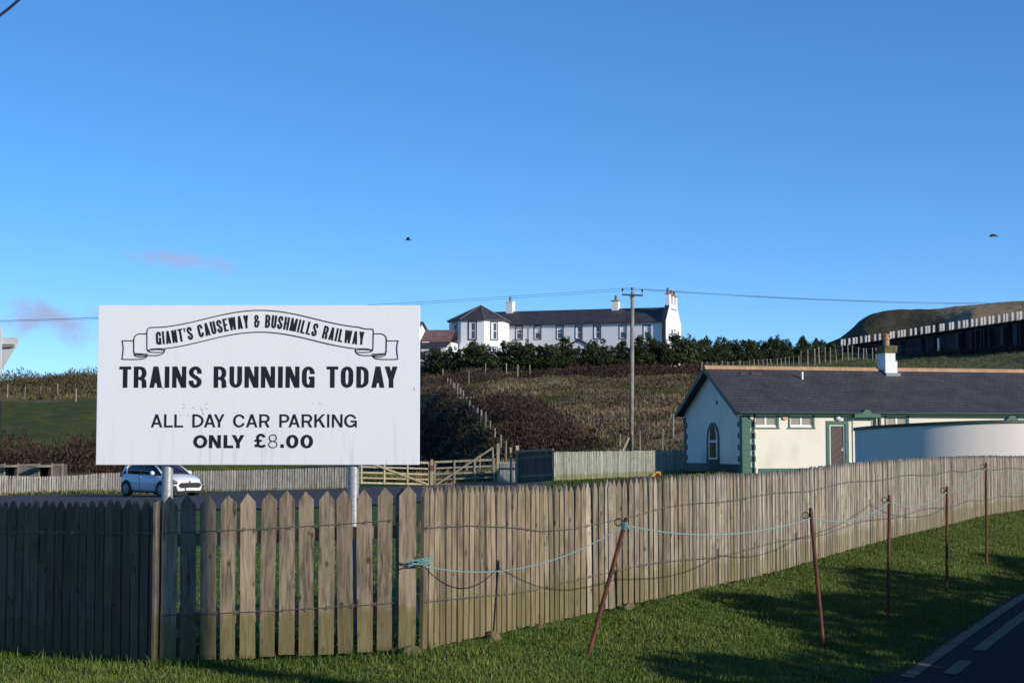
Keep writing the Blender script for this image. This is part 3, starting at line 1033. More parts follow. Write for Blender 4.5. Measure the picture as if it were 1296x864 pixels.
# ---- lettering: every glyph is drawn with flat strokes, thick stems and thinner cross strokes
class Glyphs:
    def __init__(self):
        self.polys = []          # list of lists of (x, y), y up

    def rect(self, x0, y0, x1, y1):
        self.polys.append([(x0, y0), (x1, y0), (x1, y1), (x0, y1)])

    def quad(self, *pts):
        self.polys.append(list(pts))

    def path(self, pts, tv, th):
        """stroke a centre line: thickness tv where it runs vertically, th where horizontally"""
        n = len(pts)
        L, Rr = [], []
        for i in range(n):
            a, b = pts[max(i - 1, 0)], pts[min(i + 1, n - 1)]
            dx, dy = b[0] - a[0], b[1] - a[1]
            k = math.hypot(dx, dy) or 1
            dx, dy = dx / k, dy / k
            ox, oy = -dy * tv / 2, dx * th / 2
            L.append((pts[i][0] + ox, pts[i][1] + oy)); Rr.append((pts[i][0] - ox, pts[i][1] - oy))
        for i in range(n - 1):
            self.polys.append([L[i], L[i + 1], Rr[i + 1], Rr[i]])


def arc(cx, cy, rx, ry, a0, a1, n=9):
    return [(cx + rx * math.cos(R(a0 + (a1 - a0) * k / n)), cy + ry * math.sin(R(a0 + (a1 - a0) * k / n))) for k in range(n + 1)]


def glyph(ch, w, h, tv, th, rr=None):
    """strokes of one capital in a box w x h; rr = corner radius (None: elliptical)"""
    g = Glyphs()
    l_, r_, b_, t_ = tv / 2, w - tv / 2, th / 2, h - th / 2
    rx = (r_ - l_) / 2 if rr is None else min(rr, (r_ - l_) / 2)
    ry = (t_ - b_) / 2 if rr is None else min(rr * 1.15, (t_ - b_) / 2)
    mid = h * 0.5
    if ch == 'O' or ch == '0':
        pts = arc(r_ - rx, t_ - ry, rx, ry, 0, 90) + arc(l_ + rx, t_ - ry, rx, ry, 90, 180) + arc(l_ + rx, b_ + ry, rx, ry, 180, 270) + arc(r_ - rx, b_ + ry, rx, ry, 270, 360)
        pts.append(pts[0])
        g.path(pts, tv, th)
    elif ch in 'CG':
        e = 24 if rr is None else 0
        top = ([] if e else [(r_, h * .64)]) + arc(r_ - rx, t_ - ry, rx, ry, e, 90) + arc(l_ + rx, t_ - ry, rx, ry, 90, 180) + arc(l_ + rx, b_ + ry, rx, ry, 180, 270)
        if ch == 'C':
            g.path(top + arc(r_ - rx, b_ + ry, rx, ry, 270, 360 - e) + ([] if e else [(r_, h * .36)]), tv, th)
        else:
            g.path(top + arc(r_ - rx, b_ + ry, rx, ry, 270, 330 if e else 360) + ([] if e else [(r_, h * .40)]), tv, th)
            g.rect(w * .53, h * .53 - th * .95, w, h * .53)
            g.rect(w - tv * .85, 0, w, h * .53 - th * .5)
    elif ch == 'D':
        g.rect(0, 0, tv, h)
        rx2 = min((r_ - tv) * (.9 if rr is None else 1), rx * 1.7 if rr is None else rr * 1.2)
        g.path([(tv * .5, t_), (r_ - rx2, t_)] + arc(r_ - rx2, t_ - ry, rx2, ry, 90, 0) + arc(r_ - rx2, b_ + ry, rx2, ry, 0, -90) + [(tv * .5, b_)], tv, th)
    elif ch in 'PRB':
        g.rect(0, 0, tv, h)
        q = h * (.44 if ch != 'B' else .52)
        ry2 = (t_ - q) / 2
        rx2 = min(rx * .95, ry2 * 1.1)
        top = [(tv * .5, t_), (r_ - rx2, t_)] + arc(r_ - rx2, t_ - ry2, rx2, ry2, 90, -90) + [(tv * .5, q)]
        g.path(top, tv, th)
        if ch == 'R':
            if rr is None:
                k = w * .55
                g.quad((w - tv * 1.12, 0), (w, 0), (k + tv * .75, q), (k - tv * .35, q))
            else:
                g.path([(r_ - rx2 * .9, q), (r_ - rx2 * .3, q - th * .4), (r_ - tv * .05, q - h * .12), (r_, q - h * .2), (r_, h * .1), (r_ + tv * .12, 0)], tv, th)
        if ch == 'B':
            ry3 = (q - b_) / 2
            g.path([(tv * .5, q), (r_ - rx2, q)] + arc(r_ - rx2, b_ + ry3, rx2, ry3, 90, -90) + [(tv * .5, b_)], tv, th)
    elif ch == 'S':
        rx2 = rx
        ry2 = (t_ - b_) / 4 if rr is None else min(rr, (t_ - b_) / 4)
        g.path([(r_, h * .66), (r_, t_ - ry2)] + arc(r_ - rx2, t_ - ry2, rx2, ry2, 0, 90, 6) + arc(l_ + rx2, t_ - ry2, rx2, ry2, 90, 180, 6) + [(l_, h * .70), (l_ + tv * .12, h * .62), (l_ + w * .2, h * .54),
                (r_ - w * .2, h * .45), (r_ - tv * .12, h * .37), (r_, h * .29)] + arc(r_ - rx2, b_ + ry2, rx2, ry2, 0, -90, 6) + arc(l_ + rx2, b_ + ry2, rx2, ry2, 270, 180, 6) + [(l_, h * .34)], tv, th * 1.1)
    elif ch == 'U':
        g.path([(l_, h)] + [(l_, b_ + ry)] + arc(l_ + rx, b_ + ry, rx, ry, 180, 270) + arc(r_ - rx, b_ + ry, rx, ry, 270, 360) + [(r_, h)], tv, th)
    elif ch == 'T':
        g.rect(0, h - th, w, h); g.rect(w / 2 - tv / 2, 0, w / 2 + tv / 2, h)
    elif ch == 'I':
        g.rect(0, 0, w, h)
    elif ch == 'L':
        g.rect(0, 0, tv, h); g.rect(0, 0, w, th)
    elif ch == 'E':
        g.rect(0, 0, tv, h); g.rect(0, 0, w, th); g.rect(0, h - th, w, h); g.rect(0, mid - th * .45, w * .92, mid + th * .55)
    elif ch == 'H':
        g.rect(0, 0, tv, h); g.rect(w - tv, 0, w, h); g.rect(0, mid - th / 2, w, mid + th / 2)
    elif ch == 'N':
        g.rect(0, 0, tv * .95, h); g.rect(w - tv * .95, 0, w, h)
        g.quad((w - tv * 1.08, 0), (w, 0), (tv * 1.08, h), (0, h))
    elif ch == 'M':
        k = tv * .9
        g.rect(0, 0, k, h); g.rect(w - k, 0, w, h)
        g.quad((w / 2 - k * .55, 0), (w / 2 + k * .55, 0), (k * 1.15, h), (0, h)); g.quad((w / 2 - k * .55, 0), (w / 2 + k * .55, 0), (w, h), (w - k * 1.15, h))
    elif ch == 'A':
        k = tv * 1.02
        g.quad((0, 0), (k, 0), (w / 2 + k * .52, h), (w / 2 - k * .52, h)); g.quad((w - k, 0), (w, 0), (w / 2 + k * .52, h), (w / 2 - k * .52, h))
        g.rect(w * .2, h * .22, w * .8, h * .22 + th)
    elif ch == 'V':
        k = tv * 1.02
        g.quad((w / 2 - k / 2, 0), (w / 2 + k / 2, 0), (k, h), (0, h)); g.quad((w / 2 - k / 2, 0), (w / 2 + k / 2, 0), (w, h), (w - k, h))
    elif ch == 'W':
        k = tv * .92
        for a, b in ((0, .27), (.5, .27), (.5, .73), (1, .73)):
            xt = a * (w - k); xb = b * w - k / 2
            g.quad((xb, 0), (xb + k, 0), (xt + k, h), (xt, h))
    elif ch == 'Y':
        k = tv * 1.08
        g.rect(w / 2 - tv / 2, 0, w / 2 + tv / 2, h * .42)
        g.quad((w / 2 - tv / 2, h * .38), (w / 2 + tv / 2, h * .38), (k, h), (0, h)); g.quad((w / 2 - tv / 2, h * .38), (w / 2 + tv / 2, h * .38), (w, h), (w - k, h))
    elif ch == 'K':
        g.rect(0, 0, tv, h)
        g.quad((tv * .6, h * .28), (tv * .6, h * .50), (w - tv * 1.2, h), (w, h)); g.quad((w - tv * 1.1, 0), (w + tv * .1, 0), (w * .42 + tv * .6, h * .66), (w * .42 - tv * .3, h * .56))
    elif ch == '.':
        g.rect(0, 0, w, h)
    elif ch == "'":
        g.quad((w * .25, h * .68), (w * .7, h * .68), (w, h), (0, h))
    elif ch == '8':
        for c0, c1, ins in ((b_, h * .49, 0), (h * .49, t_, w * .06)):
            c = (c0 + c1) / 2; ry2 = (c1 - c0) / 2
            g.path(arc(w / 2, c, (r_ - l_) / 2 - ins, ry2, 0, 360, 20), tv, th)
    elif ch == '£':
        g.path(arc(w * .60, h * .72, w * .29, h * .20, 5, 180, 8) + [(w * .31, h * .6), (w * .38, h * .42), (w * .34, h * .22), (w * .16, h * .10)], tv, th)
        g.path([(w * .05, h * .12), (w * .28, h * .17), (w * .55, h * .09), (w * .78, h * .08), (w * .97, h * .19)], tv, th)
        g.rect(w * .02, h * .43, w * .70, h * .43 + th * .8)
    elif ch == '&':
        g.path(arc(w * .42, h * .77, w * .24, h * .155, -60, 300, 14), tv * .85, th)
        g.path([(w * .40, h * .60), (l_ + w * .02, h * .46), (l_, h * .30)] + arc(w * .44, h * .22, w * .44 - l_, h * .22 - b_, 180, 340, 8) + [(w * .84, h * .46)], tv * .9, th)
        g.path([(w * .36, h * .58), (w * .60, h * .47), (w * .98, h * .47)], tv * .9, th)
    return g.polys


def strokes_part(name, polys, m, parent, y=-0.0012):
    """polys in photograph pixels of the sign face"""
    mb = MB()
    for i, pl in enumerate(polys):
        yy = y - 0.00004 * (i % 40)
        mb.poly([((x - 326) * SK, yy, bz + (588 - yv) * SK) for x, yv in pl])
    me = mb.mesh(name, fix=False)
    bm = bmesh.new(); bm.from_mesh(me)
    bm.normal_update()
    for f in bm.faces:
        if f.normal.y > 0: f.normal_flip()
    bm.to_mesh(me); bm.free()
    return link(name, me, m, parent)


def set_line(chars, y0, y1, tv, th, rr):
    """each letter of a line is a part of its own"""
    for ch, x0, x1 in chars:
        strokes_part("letter" if ch.isalpha() else "numeral" if ch.isdigit() else "character", [[(x0 + x, y1 - y) for x, y in pl] for pl in glyph(ch, x1 - x0, y1 - y0, tv, th, rr)], M_black, sign)


set_line([('T', 149.8, 164.8), ('R', 168.2, 184.3), ('A', 188, 204.2), ('I', 207.4, 213.3), ('N', 216.8, 234.7), ('S', 238, 254.3),
                  ('R', 269.3, 285.4), ('U', 289.4, 305.3), ('N', 308.4, 326.2), ('N', 329.2, 347.1), ('I', 350.8, 356.9), ('N', 360.3, 378), ('G', 381.3, 397.2),
                  ('T', 412.2, 427), ('O', 430.5, 446.2), ('D', 450, 465.6), ('A', 469.1, 485.6), ('Y', 485.8, 502.2)], 463.8, 490.8, 5.9, 3.9, 6.0)
set_line([('A', 190.6, 205.2), ('L', 207.3, 218.6), ('L', 220.3, 231.6), ('D', 243, 257.4), ('A', 257.8, 272.3), ('Y', 270.2, 283.7),
                  ('C', 294.6, 310), ('A', 310.9, 325.5), ('R', 327.6, 340.8), ('P', 353, 365.7), ('A', 364.6, 379), ('R', 381.2, 394.7), ('K', 397.2, 411),
                  ('I', 413.4, 416.3), ('N', 419.4, 432.9), ('G', 435, 451)], 524.2, 540.9, 3.0, 2.55, None)
set_line([('O', 244.6, 262.3), ('N', 264.3, 279.4), ('L', 282.9, 295.1), ('Y', 293.0, 309.1)], 550.4, 567.0, 4.6, 3.5, None)
set_line([('£', 321.4, 335.6)], 548.8, 566.4, 3.9, 3.3, None)
set_line([('.', 354.6, 359.1)], 562.0, 566.6, 4, 4, None)
set_line([('0', 361.9, 377.4), ('0', 380.0, 395.9)], 550.0, 567.1, 4.8, 3.2, None)
set_line([('8', 339.2, 350.9)], 549.4, 567.1, 1.35, 1.25, None)

# the ribbon and its lettering
YC = lambda x: 406.3 + 11.0 * (1 - math.cos(math.pi * max(-140, min(140, x - 327.5)) / 140))
WID = {'I': .40, "'": .38, ' ': .62, 'M': 1.28, 'W': 1.38, '&': 1.08, 'L': .86, 'E': .86, 'T': .95}
text = "GIANT'S CAUSEWAY & BUSHMILLS RAILWAY"
GAP = 0.22
tot = sum(WID.get(c, 1.0) + GAP for c in text) - GAP
unit = (459.6 - 195.6) / tot
x = 195.6
polys = []
for ch in text:
    w = WID.get(ch, 1.0) * unit
    if ch != ' ':
        xc = x + w / 2
        ang = math.atan2(YC(xc + 1) - YC(xc - 1), 2)
        ca, sa = math.cos(ang), math.sin(ang)
        hgt = 16.6
        polys = []
        for pl in glyph(ch, w, hgt, 2.75 if ch != 'I' else w, 2.1, 2.9):
            polys.append([(xc + (px_ - w / 2) * ca + (py_ - hgt / 2) * sa, YC(xc) + (px_ - w / 2) * sa - (py_ - hgt / 2) * ca) for px_, py_ in pl])
        strokes_part("ribbon_letter", polys, M_black, sign)
    x += w + GAP * unit


def sline(polys, pts, t=1.15):
    g = Glyphs(); g.path(pts, t, t); polys += g.polys


def smooth(pts, n=5):
    return [tuple(q) for q in dense_n([Vector(p) for p in pts], n)]


def dense_n(P_, n):
    out = []
    for i in range(len(P_) - 1):
        a, b, c, d = P_[max(i - 1, 0)], P_[i], P_[i + 1], P_[min(i + 2, len(P_) - 1)]
        for k in range(n):
            t = k / n
            out.append(0.5 * ((2 * b) + (c - a) * t + (2 * a - 5 * b + 4 * c - d) * t * t + (3 * b - a - 3 * c + d) * t ** 3))
    out.append(P_[-1])
    return out


polys = []
xs = np.linspace(203, 452, 40)
sline(polys, [(184.4, 442), (184.2, 425)] + smooth([(184.2, 420), (185.2, 416.2), (189, 414.4), (196, 414.2), (203, 413.8)]) + [(float(x), YC(x) - 13.8) for x in xs] + smooth([(452, 413.8), (460, 416), (468, 416.4), (470.8, 416.9), (471.3, 419)]) + [(471, 440), (470.4, 443)])
sline(polys, [(float(x), YC(x) + 13.9) for x in np.linspace(206, 449, 40)])
for mir in (False, True):
    fx = (lambda pts: [(655.6 - x, y) for x, y in pts]) if mir else (lambda pts: pts)
    sline(polys, fx(smooth([(184.5, 441), (185.5, 443.8), (189, 445.6), (197, 446), (204, 446)])))
    sline(polys, fx(smooth([(206.8, 441), (206.6, 445), (203.5, 448.3), (198, 449.8), (186, 449.9), (174, 449.2), (169.2, 447.6), (167.8, 444)])))
    sline(polys, fx(smooth([(205.8, 441.3), (197, 441.3), (190, 441.8), (186.6, 443), (188, 444.2)])))
    sline(polys, fx(smooth([(205, 447), (206, 444.4), (203.5, 442.8), (196, 442.4), (189, 443.0)], 4)), 0.9)
    sline(polys, fx([(167.8, 446), (167.6, 430)] + smooth([(167.6, 430), (168.6, 426.2), (172.5, 423), (178, 422.3), (184, 422.4)])))
    sline(polys, fx(smooth([(185, 450), (183.5, 452.4), (179, 454.2), (170, 454.9), (153.2, 454.7)])))
    sline(polys, fx(smooth([(184, 451), (178, 451.8), (171, 450.8), (168.5, 448.2), (172, 447.6), (186, 448.2)])))
    sline(polys, fx([(167.5, 431.2), (152.6, 431.3)] + smooth([(152.6, 431.3), (154.0, 436), (154.4, 442), (153.9, 448), (153.2, 454.7)])))
strokes_part("ribbon_outline", polys, M_black, sign, -0.0032)

# scraps of old letters left on the board
polys = []
for x0, y0, dx, dy in ((231, 511, 2, 1.5), (229.5, 517, 4, -1), (243, 517, 2.5, -2), (259.5, 510.8, 3, .4), (253.5, 516, 2.2, 4.5), (256, 521.5, .8, 4), (259.5, 516.4, 2.5, 1.4), (226.5, 526, 3.5, -.5),
                       (236.5, 526, 2.5, -2), (403.5, 509.6, 1.5, 2), (395, 510.4, 1, .6), (205, 489, .8, 4), (523, 490, .8, 5)):
    g = Glyphs(); g.path([(x0, y0), (x0 + dx, y0 + dy)], .75, .75); polys += g.polys
strokes_part("lettering_scraps", polys, M_grey, sign)

# ------------------------------------------------------------------ backs of the road signs at the left edge
RS = 15.0
c = at(-23.5, 432, RS)
g0 = gz(c.x, c.y)
M_back = mat("sign_back_paint", (0.74, 0.73, 0.66), (0.64, 0.63, 0.57), rough=0.5, scale=8)
rs = thing("road_sign", "cream back of a triangular road sign cut off by the left edge", "road sign", (c.x, c.y, g0))
hw, hh_ = 0.375, 0.65
zt = c.z - g0 + 0.035
mb = MB()
out = []
for (ax, az, a0, a1) in ((hw - .035, zt - .035, 90, -30), (0, zt - hh_ + .07, -30, -150), (-hw + .035, zt - .035, 210, 90)):
    out += arc(ax, az, .035, .035, a0, a1, 6)
mb.prism(out, 0, .004)
part("plate", mb, M_back, rs, rot=(0, 0, R(-8)))
part("channel", MB().box(-.34, .34, -.028, -.001, zt - .092, zt - .062), mat("channel_steel", (0.30, 0.30, 0.27), rough=0.5), rs, rot=(0, 0, R(-8)))
part("channel_lip", MB().box(-.34, .34, -.036, -.026, zt - .066, zt - .058), M_back, rs, rot=(0, 0, R(-8)))
part("channel", MB().box(-.2, .2, -.028, -.001, zt - .352, zt - .322), M_back, rs, rot=(0, 0, R(-8)))
part("post", MB().tube([(0, -.07, -.3), (0, -.07, zt + .02)], .038, 12), M_galv, rs)
c = at(-60, 412, 13.6)
g0 = gz(c.x, c.y)
r2 = thing("road_sign", "tall rounded sign in front of the triangular one showing just its pale edge", "road sign", (c.x, c.y, g0))
zt = c.z - g0; wx_ = 62.4 / F * 13.6
zb = zt - 66 / F * 13.6
out = arc(wx_ - .05, zt - .05, .05, .05, 0, 90, 5) + arc(-wx_ + .05, zt - .05, .05, .05, 90, 180, 5) + arc(-wx_ + .05, zb + .05, .05, .05, 180, 270, 5) + arc(wx_ - .05, zb + .05, .05, .05, 270, 360, 5)
part("plate", MB().prism(out, 0, .02), mat("plate_edge", (0.62, 0.64, 0.66), rough=0.5), r2)
zt2, zb2 = zb - 30 / F * 13.6, zb - 92 / F * 13.6
part("black_panel", MB().prism([(-wx_, zb2), (wx_, zb2), (wx_, zt2), (-wx_, zt2)], 0, .02), M_black, r2)
part("post", MB().tube([(-.1, .06, -.3), (-.1, .06, zt - .05)], .038, 12), M_galv, r2)

# ------------------------------------------------------------------ far picket fence along the car park
fa = [at(-420, 636, 81.5), at(0, 627, 80), at(155, 624.5, 79.2), at(300, 621, 78.0), at(449, 617, 76.5)]
for p in fa: p.z = max(p.z, gz(p.x, p.y) - .02)
fa = [Vector(p) for p in dense([tuple(p) for p in fa], 1.5)]
ff = thing("picket_fence", "pale weathered picket fence along the back of the car park, behind the white car", "fence", fa[0])
fm = [picket_mesh("pale_picket", 0.082, 1.03, 0.024, 0.05, random.uniform(-.006, .006), 80 + i) for i in range(6)]
spf = along(fa, 0.128, 0.0, 0.06)
print("far pickets", len(spf))
pickets(ff, spf[-299:], fm, M_far, 0.7, 0.012)
mb = MB()
for q, a in spf[:-299]:
    d = q - fa[0]; mb.bar(d, d + Vector((0, 0, 1.0)), .088, .024, (math.cos(a), math.sin(a), 0))
if mb.v: tag(part("pickets", mb, M_far, ff), kind="stuff")
for z in (.25, .75):
    mb = MB()
    for i in range(len(fa) - 1):
        mb.bar(fa[i] - fa[0] + Vector((0, .045, z)), fa[i + 1] - fa[0] + Vector((0, .045, z)), .09, .035)
    part("rail", mb, M_rail, ff)
# a strip of rough grass at its foot comes from the ground itself; an orange board is nailed to the pickets
c = at(142, 607.5, 79.5)
ob = thing("notice_board", "small faded orange board on the far picket fence left of the car", "board", (c.x, c.y - .02, c.z - .28))
part("panel", MB().box(-.17, .17, -.025, 0, 0, .53), mat("faded_orange", (0.48, 0.28, 0.16), (0.40, 0.30, 0.2), rough=0.8, scale=9), ob)

# ------------------------------------------------------------------ field gates
def gate(a, b, h, label, flip, H_stile):
    """five-bar gate from foot a to foot b; flip: the brace rises to b"""
    t = thing("field_gate", label, "gate", a, 0, "timber field gates of the car park")
    v = b - a
    z = lambda k, hh: v * k + Vector((0, 0, hh))
    for i, hh in enumerate((0.10, 0.34, 0.60, 0.88, 1.18)):
        part("bar", MB().bar(z(0, hh * h), z(1, hh * h), .085 if i < 4 else .11, .04), M_field, t)
    off = Vector((v.y, -v.x, 0)).normalized() * .04
    for k in (0.02, 0.34, 0.67, 0.98):
        top = 1.24 * h
        part("stile", MB().bar(z(k, .04) + off, z(k, top) + off, .09, .03, v.normalized()), M_field, t)
    lo, hi = (0.04, 0.97) if flip else (0.97, 0.04)
    part("brace", MB().bar(z(lo, .08) + off * 2, z(hi, H_stile) + off * 2, .09, .03, (0, 0, 1)), M_field, t)
    return t


gA, gB, gC = at(455, 613, 77.9), at(544, 615, 80.5), at(549, 615.5, 80.5)
gD = at(627, 612.5, 80)
gate(gA, gB, 1.0, "left leaf of the timber double gate, partly hidden by the white sign", False, 1.2)
gate(gC, gD, 1.05, "right leaf of the timber double gate with its brace rising to a tall post", True, 1.85)
for px, py, d, h, lab in ((452.5, 614, 77.4, 1.05, "gatepost at the left end of the double field gate"), (546.5, 616, 80.4, 1.35, "reddish meeting post between the two gate leaves"),
                          (630.5, 612, 80, 2.0, "tall post at the right end of the double field gate")):
    p = at(px, py, d)
    g = thing("gate_post", lab, "post", (p.x, p.y, p.z - .2), 0, "posts of the field gate")
    part("post", MB().box(-.075, .075, -.06, .06, 0, h + .2), M_field, g)
    part("cap", MB().prism([(-.085, h + .2), (.085, h + .2), (0, h + .26)], -.07, .07), M_field, g)
    if px == 546.5:
        part("chain", MB().box(-.09, .09, -.075, -.062, h - .32, h - .05), mat("red_oxide", (0.20, 0.05, 0.03), rough=.8), g)
# short pale picket piece and the shaded panel, then the pale fence beyond
pf0, pf1 = at(632, 610.5, 79.5), at(655, 611, 77.5)
t = thing("picket_fence", "short pale picket panel beside the tall gate post", "fence", pf0)
pm = [picket_mesh("pale_picket", 0.09, 1.02, 0.024, 0.04, 0, 90 + i) for i in range(3)]
pickets(t, along([pf0, pf1], .125), pm, M_far, .6, .01)
part("rail", MB().bar(Vector((0, .04, .7)), pf1 - pf0 + Vector((0, .04, .7)), .09, .035), M_rail, t)
qa, qb = at(655.5, 611.5, 70.5), at(700, 609.5, 66)
t = thing("picket_fence", "shaded slatted fence panel turned from the sun, right of the field gate", "fence", qa)
bm_ = [picket_mesh("slat", 0.136, 1.37, 0.024, 0.01, 0, 95 + i) for i in range(3)]
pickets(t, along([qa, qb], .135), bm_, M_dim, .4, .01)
for z in (.3, 1.1): part("rail", MB().bar(Vector((0, .05, z)), qb - qa + Vector((0, .05, z)), .09, .035), M_rail, t)
part("top_rail", MB().bar(Vector((-.05, -.02, 1.42)), qb - qa + Vector((0, -.02, 1.33)), .10, .06), M_field, t)
part("post", MB().box(-.09, .05, -.06, .06, -.2, 1.68), M_field, t)
part("post", MB().box(-.36, -.26, -.06, .06, -.2, 1.6), M_field, t)
qc, qd = at(700.5, 609.5, 66), at(866, 602, 76)
t = thing("picket_fence", "greenish pale picket fence between the field gate and the station gable", "fence", qc)
bm2 = [picket_mesh("slat", 0.084, 1.25, 0.024, 0.03, random.uniform(-.006, .006), 100 + i) for i in range(5)]
M_farg = wood_mat("greenish_fence_wood", (0.22, 0.235, 0.18), (0.42, 0.42, 0.34), (0.20, 0.19, 0.06), 0.28, 0.5, 0.25, 0.6)
pickets(t, along([qc, qd], .124, 0, .05), bm2, M_farg, .5, .012)
for z in (.3, 1.0): part("rail", MB().bar(Vector((-.04, .05, z)), qd - qc + Vector((0, .05, z)), .09, .035), M_rail, t)

# ------------------------------------------------------------------ yellow plastic board leaning at that fence
yb = at(831, 604, 71.5)
t = thing("warning_board", "small yellow board with a dark round symbol leaning at the slatted fence", "board", (yb.x, yb.y, gz(yb.x, yb.y)), R(8))
z0 = at(831, 604, 71.5).z - gz(yb.x, yb.y) - .05
mb = MB().prism([(-.27, z0 + .10), (-.20, z0), (.23, z0 + .02), (.25, z0 + .12), (.17, z0 + .32), (.0, z0 + .33), (-.06, z0 + .22)], 0, .05)
part("panel", mb, mat("yellow_plastic", (0.72, 0.42, 0.05), (0.6, 0.33, 0.03), rough=.5, scale=6), t)
part("edge", MB().prism([(.25, z0 + .0), (.31, z0 + .02), (.24, z0 + .38), (.12, z0 + .40), (.17, z0 + .33)], -.01, .07), M_iron, t)
part("edge", MB().prism([(-.36, z0 + .08), (-.22, z0 + .0), (-.27, z0 + .12), (-.20, z0 + .24), (-.28, z0 + .25)], .0, .06), M_iron, t)
part("symbol", MB().lathe([(.10, 0), (.10, .012)], (.05, -.012, z0 + .17), 14, 'y'), mat("dark_red", (0.16, 0.02, 0.01), rough=.6), t)
part("symbol_bar", MB().bar((-.02, -.014, z0 + .12), (.12, -.014, z0 + .22), .035, .006), M_black, t)
part("stand", MB().bar((0, .05, z0 + .3), (0, .35, 0), .04, .04), M_iron, t)

# ------------------------------------------------------------------ old timber booths behind the far fence
tb = at(-4, 604, 88)
gb = gz(tb.x, tb.y)
hb_ = at(0, 587.5, 88).z - gb
k = 88 / F
t = thing("timber_booth", "row of low grey timber booths with dark open bays behind the far fence", "booth", (tb.x, tb.y, gb))
M_grey_wood = wood_mat("grey_boards", (0.10, 0.085, 0.075), (0.19, 0.165, 0.15), (0.1, 0.1, 0.05), -9, .6, .2, 0)
M_pale = mat("pale_trim", (0.30, 0.26, 0.2), (0.2, 0.18, 0.13), rough=.9, scale=3)
M_void = mat("bay_shade_black", (0.02, 0.018, 0.016), rough=.9)  # near-black colour stands in for the shade inside the open bays
X0 = lambda px: (px + 4) * k
for a, b in ((-12, 5.2), (22.5, 49), (65.5, 78.5)):
    nb = max(2, int((b - a) / 6.5))
    for i in range(nb):
        x0 = X0(a + (b - a) * i / nb); x1 = X0(a + (b - a) * (i + 1) / nb)
        part("plank", MB().box(x0 + .006, x1 - .006, 0, .03, 0, hb_ - .05), M_grey_wood, t)
    part("trim", MB().box(X0(a), X0(b), -.03, .05, hb_ - .05, hb_ + .02), M_pale, t)
    for x in (a, b):
        part("corner_post", MB().box(X0(x) - .04, X0(x) + .04, -.04, .06, 0, hb_ + .07), M_pale, t)
for a, b in ((10, 21.5), (52, 64.5)):
    part("canopy", MB().bar((X0(a), -.3, hb_ - .08), (X0(b), -.3, hb_ - .08), .12, 1.2), M_pale, t)
    part("bay_shade_sheet", MB().box(X0(a) - .1, X0(b), .5, .55, 0, hb_ - .1), M_void, t)  # dark sheet across the bay, painted as its inner shade
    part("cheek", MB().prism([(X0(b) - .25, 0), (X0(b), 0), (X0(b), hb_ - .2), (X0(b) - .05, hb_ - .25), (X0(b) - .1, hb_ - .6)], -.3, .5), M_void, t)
part("back_wall", MB().box(X0(-12), X0(78.5), .9, .95, 0, hb_ - .05), M_grey_wood, t)
part("roof", MB().box(X0(-12), X0(78.5), .05, .95, hb_ - .06, hb_ - .02), M_grey_wood, t)

# ------------------------------------------------------------------ the white car
CY = 70.6
ca_ = R(-41.5)                                  # heading
rear = at(160.5, 628.5, 71.6)
fwd = Vector((math.cos(ca_), math.sin(ca_), 0)); rgt = Vector((fwd.y, -fwd.x, 0))
org = Vector((rear.x, rear.y, 0)) + fwd * 1.27 - rgt * 0.78
org.z = gz(org.x, org.y) + 0.045
car = thing("parked_car", "small white hatchback parked in front of the far fence, half behind the sign", "car", org, ca_)
m, n, l, p = new_mat("white_car_paint")
p.inputs["Base Color"].default_value = (0.72, 0.73, 0.75, 1); p.inputs["Roughness"].default_value = 0.28
p.inputs["Coat Weight"].default_value = 0.6; p.inputs["Coat Roughness"].default_value = 0.05
M_car = m
car.scale = (1.05, 1.05, 1.05); car.location.x += 0.10
M_cglass = glass_mat("car_glass", (0.014, 0.018, 0.022), 0.05)
M_tyre = mat("tyre_rubber", (0.016, 0.016, 0.017), rough=.85)
M_rim = mat("alloy", (0.45, 0.46, 0.48), rough=.35, metal=.7)
M_trim = mat("black_plastic", (0.018, 0.018, 0.02), rough=.6)
M_lamp = glass_mat("lamp_glass", (0.13, 0.14, 0.16), 0.06)
M_redl = glass_mat("rear_lamp", (0.25, 0.012, 0.01), 0.1)


def ring_half(x, w, zl, zm, zt, crown, nose=0.0):
    half = [(0.0, zl), (w * .80, zl), (w * .95, zl + .05), (w * 1.0, zl + (zm - zl) * .5), (w * 1.0, zm), (w * .965, zm + (zt - zm) * .6), (w * .90, zt), (w * .78, zt + crown * .45), (w * .4, zt + crown * .9), (0.0, zt + crown)]
    pts = [(x, -a, b) for a, b in half] + [(x, a, b) for a, b in reversed(half[1:-1])]
    return [Vector(q) for q in pts]


rings = [ring_half(x, *a) for x, a in ((-1.98, (.52, .42, .62, .84, .02)), (-1.93, (.70, .32, .62, .96, .03)), (-1.78, (.80, .25, .64, 1.00, .03)), (-1.3, (.855, .20, .66, 1.00, .02)), (-.6, (.865, .18, .66, .97, .02)),
                                       (.2, (.867, .18, .64, .945, .02)), (.9, (.865, .18, .62, .925, .03)), (1.2, (.86, .19, .60, .90, .085)), (1.55, (.845, .20, .58, .83, .105)), (1.8, (.80, .20, .55, .75, .095)),
                                       (1.95, (.72, .21, .52, .67, .07)), (2.03, (.60, .24, .48, .58, .04)), (2.06, (.42, .30, .44, .50, .02)))]
body = part("body", MB().loft(rings), M_car, car, True)
sm_ = body.modifiers.new("subdivision", 'SUBSURF'); sm_.levels = 1; sm_.render_levels = 2


def cab(x, wb, zb, wt, zt, crown):
    half = [(wb, zb), (wb * .6 + wt * .4 + .02, zb + (zt - zb) * .45), (wt, zt - .05), (wt * .85, zt), (wt * .4, zt + crown)]
    return [Vector((x, -a, b)) for a, b in half] + [Vector((x, a, b)) for a, b in reversed(half)]


